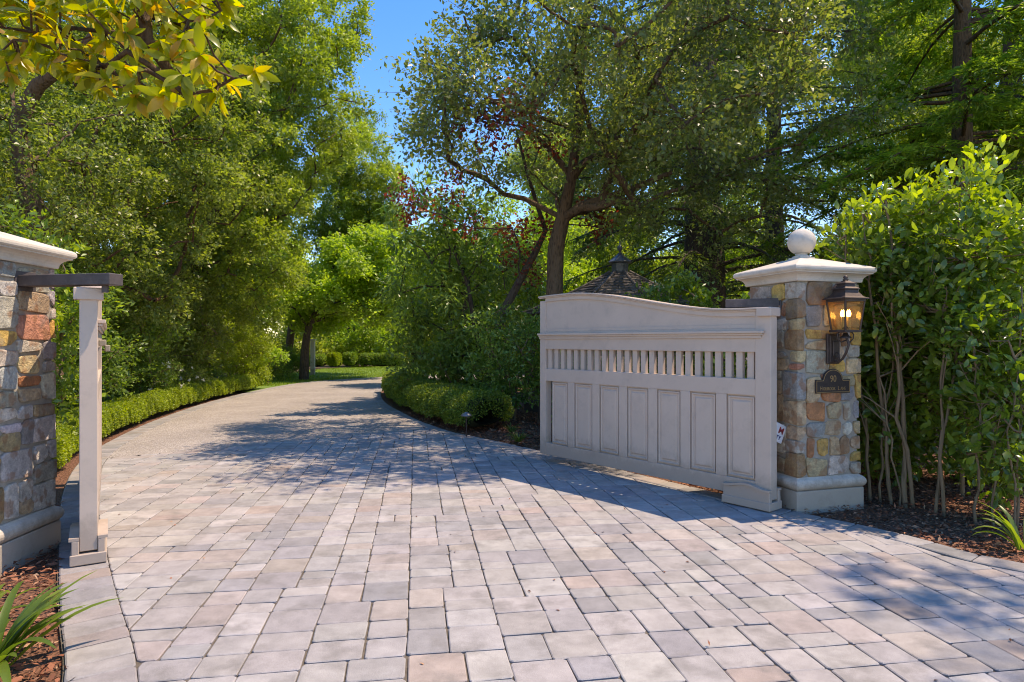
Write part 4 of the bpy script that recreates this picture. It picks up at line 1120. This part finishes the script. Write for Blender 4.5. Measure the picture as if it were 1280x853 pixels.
stemB = [[(3.80, 5.75, -.05, .025), (3.88, 5.75, .7, .022), (4.02, 5.8, 1.3, .02), (4.12, 5.85, 2.3, .016), (4.15, 5.9, 3., .01)], [(3.86, 5.72, -.05, .024), (3.85, 5.75, 1., .018), (3.9, 5.8, 1.8, .012)]]
stemC = [[(3.95, 5.45, -.05, .018), (3.97, 5.45, .6, .015), (3.99, 5.5, 1.3, .01)], [(4.03, 5.35, -.05, .016), (4.06, 5.4, .8, .012)], [(4.08, 5.2, -.05, .015), (4.13, 5.25, .8, .012), (4.16, 5.3, 1.4, .008)], [(4.18, 5.3, -.05, .018), (4.25, 5.35, 1., .013), (4.3, 5.4, 2., .009)]]
stemD = [[(4.5, 6.4, -.05, .035), (4.52, 6.4, 1.2, .03), (4.6, 6.4, 2.4, .02), (4.6, 6.45, 3.2, .012)], [(5.0, 6.0, -.05, .03), (5.05, 6.0, 1.5, .024), (5.1, 6.1, 2.8, .014)]]
stemmed('tall leafy shrub next to the lamp pillar, with a cluster of bare tan stems', stemA, (3.85, 6.55, 1.8), (.68, .55, 1.3), 54, 80, lambda p: p[2] > .3 and p[0] > 3.3 + .12 * max(0, p[2] - 1.8) and not (p[2] < 1.0 and p[1] < 6.3))
stemmed('tall shrub with one bent tan stem rising through pale sunlit tops', stemB, (4.3, 6.0, 2.15), (.72, .5, 1.0), 46, 81, lambda p: p[2] > 1.2)
stemmed('low bushy shrub with thin stems and fresh leaves at the picture edge', stemC, (4.15, 5.6, .95), (.62, .4, .85), 54, 82, lambda p: p[2] > .32 and p[0] - .3 > 3.7)
stemmed('dense dark shrub filling the gap behind the stemmed shrubs', stemD, (4.8, 7.1, 1.5), (1.6, .6, 1.6), 100, 83, lambda p: p[2] > .12, 12)
shrub('screen_shrub', 'dark hedge shrub behind the lamp pillar, under the conifers', (4.2, 8.2, 1.0), (1.7, .5, 1.2), 70, L_laurel, 84, r0=.3, r1=.45, L=.085, W=.042, style='m', dens=12, nl=12)

# ---- conifers
def conifer(name, label, b, h, r0, z0, lmax, nb, leaf, bark, seed, droop=.25, lift=.12, tw=26, nl=16, L=.11, W=.024, top=.8, group=None, hang=.15, az=None, twf=.3):
    r = np.random.default_rng(seed); t = thing(name, label, 'tree', (b[0], b[1], -.05), group)
    m = MB(); k = 9; m.tube([(b[0] + .03 * math.sin(i * 1.3), b[1], -.05 + h * i / k) for i in range(k + 1)], [r0 * (1.25 if i == 0 else 1) * (1 - .9 * (i / k)) + .02 for i in range(k + 1)], 14, wob=.15, seed=seed)
    z = z0 + (h - z0) * r.random(nb) ** 1.1; a = r.uniform(0, 2 * PI, nb) if az is None else r.uniform(az[0], az[1], nb)
    f = (z - z0) / (h - z0); l = lmax * (1 - f) ** top * r.uniform(.65, 1.1, nb) + .3
    d = np.stack([np.cos(a), np.sin(a), np.zeros(nb)], 1); o = np.stack([np.full(nb, b[0]), np.full(nb, b[1]), z], 1)
    sag = droop * r.uniform(.6, 1.4, nb); lf_ = lift * r.uniform(.3, 1.6, nb)
    def bp(s, i): return o[i] + d[i] * (l[i] * s)[..., None] + np.array([0, 0, 1.]) * (l[i] * (lf_[i] * s - sag[i] * s * s))[..., None]
    for i in range(nb):
        s = np.linspace(0, 1, 6); p = bp(s, np.full(6, i)); m.tube([tuple(x) for x in p], [max(.006, .013 * l[i] * (1 - q * .9) + .004) for q in s], 5, cap=False)
    m.build('trunk', bark, t, recalc=False)
    i = np.repeat(np.arange(nb), tw); s = .12 + .88 * r.random(nb * tw) ** .8; p = bp(s, i)
    sd = np.stack([-d[i][:, 1], d[i][:, 0], np.zeros(len(i))], 1) * np.where(r.random(len(i)) < .5, -1, 1)[:, None]
    td = unit(sd * r.uniform(.5, 1.1, (len(i), 1)) + d[i] * r.uniform(.3, 1., (len(i), 1)) + r.normal(size=(len(i), 3)) * .12 - np.array([0, 0, hang])); tl = (twf * l[i] * (1.15 - s) + .12) * r.uniform(.5, 1.2, len(i))
    q = r.random((len(i), nl, 1)); P = p[:, None] + td[:, None] * tl[:, None, None] * q + np.array([0, 0, -1.]) * (hang * tl[:, None, None] * q * q) + r.normal(size=(len(i), nl, 3)) * .012
    A = td[:, None] + r.normal(size=(len(i), nl, 3)) * np.array([.6, .6, .25]); N = np.array([0, 0, 1.]) + r.normal(size=(len(i), nl, 3)) * .35
    P, A, N = P.reshape(-1, 3), A.reshape(-1, 3), N.reshape(-1, 3); n = len(P); LL = L * r.uniform(.6, 1.4, n)
    leaves('crown', P, A, N, LL, LL * W / L, leaf, t, rng=r)
    return t
conifer('cedar_tree', 'massive dark trunked conifer right behind the gate with hanging sprays', (5.15, 17.2), 17, .62, 3.3, 4.2, 95, L_con, B_dark, 90, .45, .2, 40, 20, .12, .03, .35, hang=.5)
conifer('redwood_tree', 'conifer with grey trunk and bright flat sprays above the screening shrubs', (8.6, 12.2), 15, .22, 3.4, 3.6, 130, L_conb, B_grey, 91, .3, .15, 52, 26, .12, .032, .3, hang=.2)
conifer('redwood_tree', 'dark conifer behind the lamp pillar, left of the grey trunk', (8.2, 20), 18, .35, 2.5, 4.0, 90, L_con, B_dark, 92, .3, .1, 36, 20, .13, .032, .4, hang=.35)
conifer('redwood_tree', 'dark conifer at the far right above the sunlit shrub tops', (12.5, 16), 17, .35, 2.0, 4.0, 80, L_con, B_dark, 93, .3, .1, 36, 20, .13, .032, .4, hang=.3)
conifer('redwood_tree', 'sparse conifer by the street, its boughs reaching in beyond the picture', (9.2, 4.5), 12.5, .28, 6.5, 2.7, 11, L_conb, B_grey, 94, .25, .12, 22, 12, .10, .026, .3, hang=.25, az=(PI * .8, PI * 1.4))

# ---- sunlit trees beyond the gazebo
for nm, lab, c, R, n, lf_, sd, bk in (('birch_tree', 'sunlit yellow green tree seen left of the gazebo roof', (.6, 23.5, 3.9), (2.6, 1.8, 2.9), 44, L_maple, 100, B_grey), ('birch_tree', 'sunlit light green tree behind the gazebo cupola', (4.4, 25.5, 4.0), (2.6, 1.8, 3.0), 44, L_light, 101, B_grey),
                                       ('birch_tree', 'pale green tree between the cedar trunk and the lamp pillar', (8.0, 24.5, 3.8), (2.4, 1.6, 2.8), 40, L_maple, 102, B_dark), ('birch_tree', 'fresh green tree glimpsed through the dark evergreen beside the drive', (-2.2, 22.5, 3.2), (1.8, 1.3, 2.4), 34, L_maple, 103, B_dark)):
    r = np.random.default_rng(sd); cl = fill(r, c, R, n, .55, .9, .5, .75, keep=lambda p: p[2] > .6)
    tree(nm, lab, 'tree', [(c[0], c[1], -.05, .16), (c[0] + .1, c[1], c[2] * .5, .12), (c[0], c[1], c[2] + 1, .07)], cl, lf_, bk, r, dens=6, nl=22, sig=.1, L=.11, W=.065, twig=.2)
# the wood behind everything
r = np.random.default_rng(110); cl = []
for k in range(330):
    a = r.uniform(-.98, .95); q = math.tan(a * .85) * .95; far = -.36 < q < .02
    d = r.uniform(48, 60) if far else r.uniform(32, 44); x = d * q; hmax = 7. if far else (24. if q > .25 else 15.)
    rr = r.uniform(1.3, 2.3) * (1.35 if far else 1.1); cl.append((x, d, r.uniform(.4, hmax), rr, rr, rr * .85))
for k in range(70):
    y = r.uniform(6, 30); cl.append((-14 - r.random() * 5 - .25 * y, y, r.uniform(.4, 9), 1.6, 1.6, 1.4)); cl.append((13.5 + r.random() * 4 + .25 * y, y, r.uniform(.4, 9), 1.6, 1.6, 1.4))
for k in range(70): q = r.uniform(-.55, .1); d = r.uniform(44, 50); cl.append((q * d, d, r.uniform(.2, 1.6), 1.5, 1.2, 1.2))
P, A, N, TW = sprays(r, cl, 2.6, 24, .18)
n = len(P); tag(leaves('woods', P, A, N, .2 * r.uniform(.6, 1.3, n), .12, L_wood, rng=r), kind='stuff')

# ---- magnolia bough hanging in at the top left
r = np.random.default_rng(120)
t = thing('magnolia_tree', 'magnolia bough with large yellow green leaves hanging in at the top left', 'tree', (-4.6, 2.2, -.05))
Q = lambda x, y, Y=3.25: at(x, y, Y)
m = MB(); m.tube([(-4.6, 2.2, -.05), (-4.55, 2.2, 1.2), (-4.4, 2.25, 2.6), (-4.0, 2.4, 3.7), (-3.3, 2.7, 4.4)], [.14, .12, .11, .09, .06], 12, wob=.15); m.build('trunk', B_grey, t, recalc=False)
ways = [([Vector((-3.3, 2.7, 4.4)), Q(120, -190), Q(168, -60), Q(178, 0), Q(192, 55), Q(205, 93)], .045, .026), ([Q(205, 93), Q(170, 72), Q(140, 85), Q(100, 72), Q(60, 60), Q(15, 48)], .016, .006), ([Q(150, 82), Q(190, 92), Q(225, 108), Q(262, 110), Q(300, 104), Q(322, 96)], .014, .005),
        ([Q(187, 42), Q(140, 30), Q(90, 34), Q(50, 30), Q(-10, 42)], .014, .006), ([Q(183, 20), Q(215, 20), Q(245, 35), Q(262, 25), Q(278, 15)], .012, .005), ([Q(176, 0), Q(130, -20), Q(80, -10), Q(30, -15)], .014, .006), ([Q(172, -30), Q(220, -35), Q(270, -20)], .012, .005),
        ([Q(205, 93), Q(225, 118), Q(250, 128)], .01, .005), ([Q(140, 85), Q(150, 105), Q(135, 112)], .008, .005)]
mb = MB(); pool = []
for w, a, b in ways:
    w2 = [Vector((p.x, p.y + r.normal() * .08, p.z)) if i else p for i, p in enumerate(w)]
    k = len(w2); mb.tube(w2, [a + (b - a) * i / (k - 1) for i in range(k)], 8, cap=True)
    for i in range(k - 1):
        for f in (0, .33, .66): pool.append(w2[i].lerp(w2[i + 1], f))
    pool.append(w2[-1])
spots = [(15, 55), (8, 75), (45, 60), (58, 35), (38, 20), (75, 22), (95, 80), (85, 95), (120, 65), (108, 50), (140, 95), (150, 108), (165, 125), (130, 112), (190, 118), (205, 130), (225, 125), (245, 122), (262, 108), (240, 95), (225, 85), (250, 75), (285, 100), (315, 98), (275, 85),
         (215, 60), (235, 45), (205, 35), (260, 30), (280, 12), (245, 10), (225, 5), (195, 5), (160, 40), (150, 20), (120, 10), (130, 35), (100, 5), (70, -5), (30, -5), (5, 5), (20, 30), (-15, 40), (-30, 20), (-20, -20), (50, -35), (100, -40), (150, -30), (200, -40), (250, -30), (290, -25),
         (180, 80), (160, 65), (85, 50), (270, 125), (255, 90), (-40, 60), (65, 75), (35, 45), (110, 90), (170, 100), (215, 105), (140, 55), (180, 30), (60, 10), (235, 62), (195, 62)]
spots += [(float(a), float(b)) for a, b in zip(r.uniform(-30, 290, 60), r.uniform(-45, 112, 60))]
P, A, N = [], [], []
for (x, y) in spots:
    tip = Q(x + r.normal() * 5, y - 6 + r.normal() * 5, 3.25 + r.normal() * .17); a = min(pool, key=lambda q: (q - tip).length); mid = a.lerp(tip, .55) + Vector(r.normal(size=3)) * .02
    mb.tube([a, mid, tip], [.006, .005, .0045], 6, cap=True)
    ax = unit(np.array((tip - a).normalized()) * .8 + r.normal(size=3) * .35 + np.array([.1, 0, .15])); k = int(r.integers(7, 12))
    u = unit(np.cross(ax, [.3, .2, .9])); v = np.cross(ax, u)
    for j in range(k):
        ph = 2 * PI * (j * .382 + r.random() * .1); o = u * math.cos(ph) + v * math.sin(ph); sp = r.uniform(.25, 1.0)
        d = unit(ax * (1.1 - sp * .9) + o * sp + np.array([0, 0, -.42]) + r.normal(size=3) * .12); P.append(np.array(tip) - ax * .03 * r.random()); A.append(d); N.append(unit(ax - o * .3 + r.normal(size=3) * .25))
mb.build('branches', B_grey, t, recalc=False)
P, A, N = np.array(P), np.array(A), np.array(N); n = len(P); LL = r.uniform(.075, .14, n)
leaves('crown', P, A, N, LL, LL * r.uniform(.29, .40, n), L_mag, t, 'l', rnd=r.random(n) ** 1.9, rng=r)

# ---- strap-leaved plants and tufts
def strap(name, label, b, n, Lr, w, seed, mat=L_strap, group=None, spread=.9, lean=(0, 0), cat='plant'):
    r = np.random.default_rng(seed); t = thing(name, label, cat, b, group); V, loops, rn = [], [], []; seg = 8
    for i in range(n):
        a = r.uniform(0, 2 * PI); d = np.array([math.cos(a) + lean[0], math.sin(a) + lean[1], 0.]); d = unit(d); L = r.uniform(*Lr); el = r.uniform(.75, 1.35); p = np.array(b) + d * r.random() * .06; base = len(V); sd = np.array([-d[1], d[0], 0]); bend = r.uniform(.9, 2.1) * spread; ww = w * r.uniform(.7, 1.2)
        for s in range(seg + 1):
            f = s / seg; q = ww * (math.sin(PI * min(1, .18 + f * .82)) ** .6 if f < 1 else .02)
            V += [p - sd * q / 2 + np.array([0, 0, q * .22]), p.copy(), p + sd * q / 2 + np.array([0, 0, q * .22])]
            e = el - bend * f ** 1.4; p = p + (d * math.cos(e) + np.array([0, 0, 1.]) * math.sin(e)) * L / seg
            p[2] = max(p[2], .005)
        for s in range(seg):
            k = base + s * 3; loops += [k, k + 1, k + 4, k + 3, k + 1, k + 2, k + 5, k + 4]; 
        rn += [r.random()] * (seg * 2)
    loops = np.array(loops); nf = len(loops) // 4
    np_mesh('leaf_blades', np.array(V), loops, np.arange(nf) * 4, np.full(nf, 4), mat, t, np.array(rn), True)
    return t
strap('daylily', 'bright strap leaved clump at the lower left in front of the pillar', (-2.42, 2.95, -.02), 46, (.38, .6), .046, 130, lean=(.05, 0))
strap('daylily', 'strap leaved clump below the pillar base, cut by the picture edge', (-2.78, 3.3, -.02), 28, (.3, .46), .04, 131)
strap('agapanthus', 'broad strap leaved clump just left of the end-on gate leaf', (-6.75, 9.7, 0), 26, (.45, .8), .04, 132, group=None)
strap('agapanthus', 'green strap leaved clump behind the hedge, right of the end-on gate leaf', (-7.35, 11.2, 0), 30, (.45, .85), .04, 133)
strap('agapanthus', 'fine strap leaved clump under the pale open bush', (-8.5, 18.0, 0), 26, (.5, .8), .035, 134)
strap('daylily', 'strap leaved plant at the right picture edge under the shrubs', (3.78, 4.72, 0), 16, (.3, .5), .04, 135, lean=(-.3, -.1))
b = gp(648, 552); strap('grass_tuft', 'small grassy tuft in the bark mulch left of the gate', b, 60, (.14, .26), .012, 136, L_strapd)
b = gp(632, 543); strap('grass_tuft', 'thin spreading grassy tuft nearer the path light', b + Vector((.1, .3, 0)), 40, (.14, .24), .012, 137, L_strapd)

# a few dry leaves on the paving
n = 60; x = R_.uniform(-3.5, 4, n); y = R_.uniform(2.6, 9, n); A = R_.normal(size=(n, 3)); A[:, 2] *= .15; Nn = R_.normal(size=(n, 3)) * .25; Nn[:, 2] += 1
tag(leaves('leaf_litter', np.stack([x, y, np.full(n, .006)], 1), A, Nn, .03, .014, M_chip, rng=R_), kind='stuff')

# ------------------------------------------------------------------ light, sky, camera
to_sun = Vector((.51, .10, 1.0)).normalized()
sun = bpy.data.lights.new('sun', 'SUN'); sun.energy = 2.15; sun.angle = math.radians(.53); sun.color = (1, .985, .955)
so = bpy.data.objects.new('sun', sun); COL.objects.link(so); so.rotation_euler = (-to_sun).to_track_quat('-Z', 'Y').to_euler(); so.location = (20, 5, 40)
w = bpy.data.worlds.new('World'); S.world = w; w.use_nodes = True; nt = w.node_tree; nt.nodes.clear(); N = NT(nt)
sky = N.n('ShaderNodeTexSky'); sky.sky_type = 'NISHITA'; sky.sun_disc = False; sky.sun_elevation = math.asin(to_sun.z); sky.sun_rotation = math.atan2(to_sun.x, to_sun.y)
sky.air_density = 1.0; sky.dust_density = .1; sky.ozone_density = 5.0; sky.altitude = 100
hs = N.n('ShaderNodeHueSaturation', {'Saturation': 1.32, 'Hue': .51, 'Color': sky.outputs[0]})
bg = N.n('ShaderNodeBackground', {'Color': hs.outputs[0], 'Strength': .15}); N.n('ShaderNodeOutputWorld', {'Surface': bg.outputs[0]})

cd = bpy.data.cameras.new('camera'); cam = bpy.data.objects.new('camera', cd); COL.objects.link(cam)
cam.location = (0, 0, H); cam.rotation_euler = (PI / 2, 0, 0); cd.sensor_width = 36; cd.lens = 36 * F / 1280; cd.clip_start = .05; cd.clip_end = 2000
S.camera = cam
S.view_settings.view_transform = 'Standard'; S.view_settings.look = 'None'; S.view_settings.gamma = 1; S.view_settings.exposure = 1.38; S.view_settings.use_curve_mapping = False
S.view_settings.use_white_balance = True; S.view_settings.white_balance_temperature = 9500; S.view_settings.white_balance_tint = 16
S.cycles.max_bounces = 7; S.cycles.diffuse_bounces = 4; S.cycles.transmission_bounces = 5; S.cycles.glossy_bounces = 2; S.cycles.transparent_max_bounces = 8
S.cycles.sample_clamp_indirect = 4; S.cycles.use_denoising = True; S.cycles.pixel_filter_type = 'BLACKMAN_HARRIS'; S.cycles.filter_width = 1.05
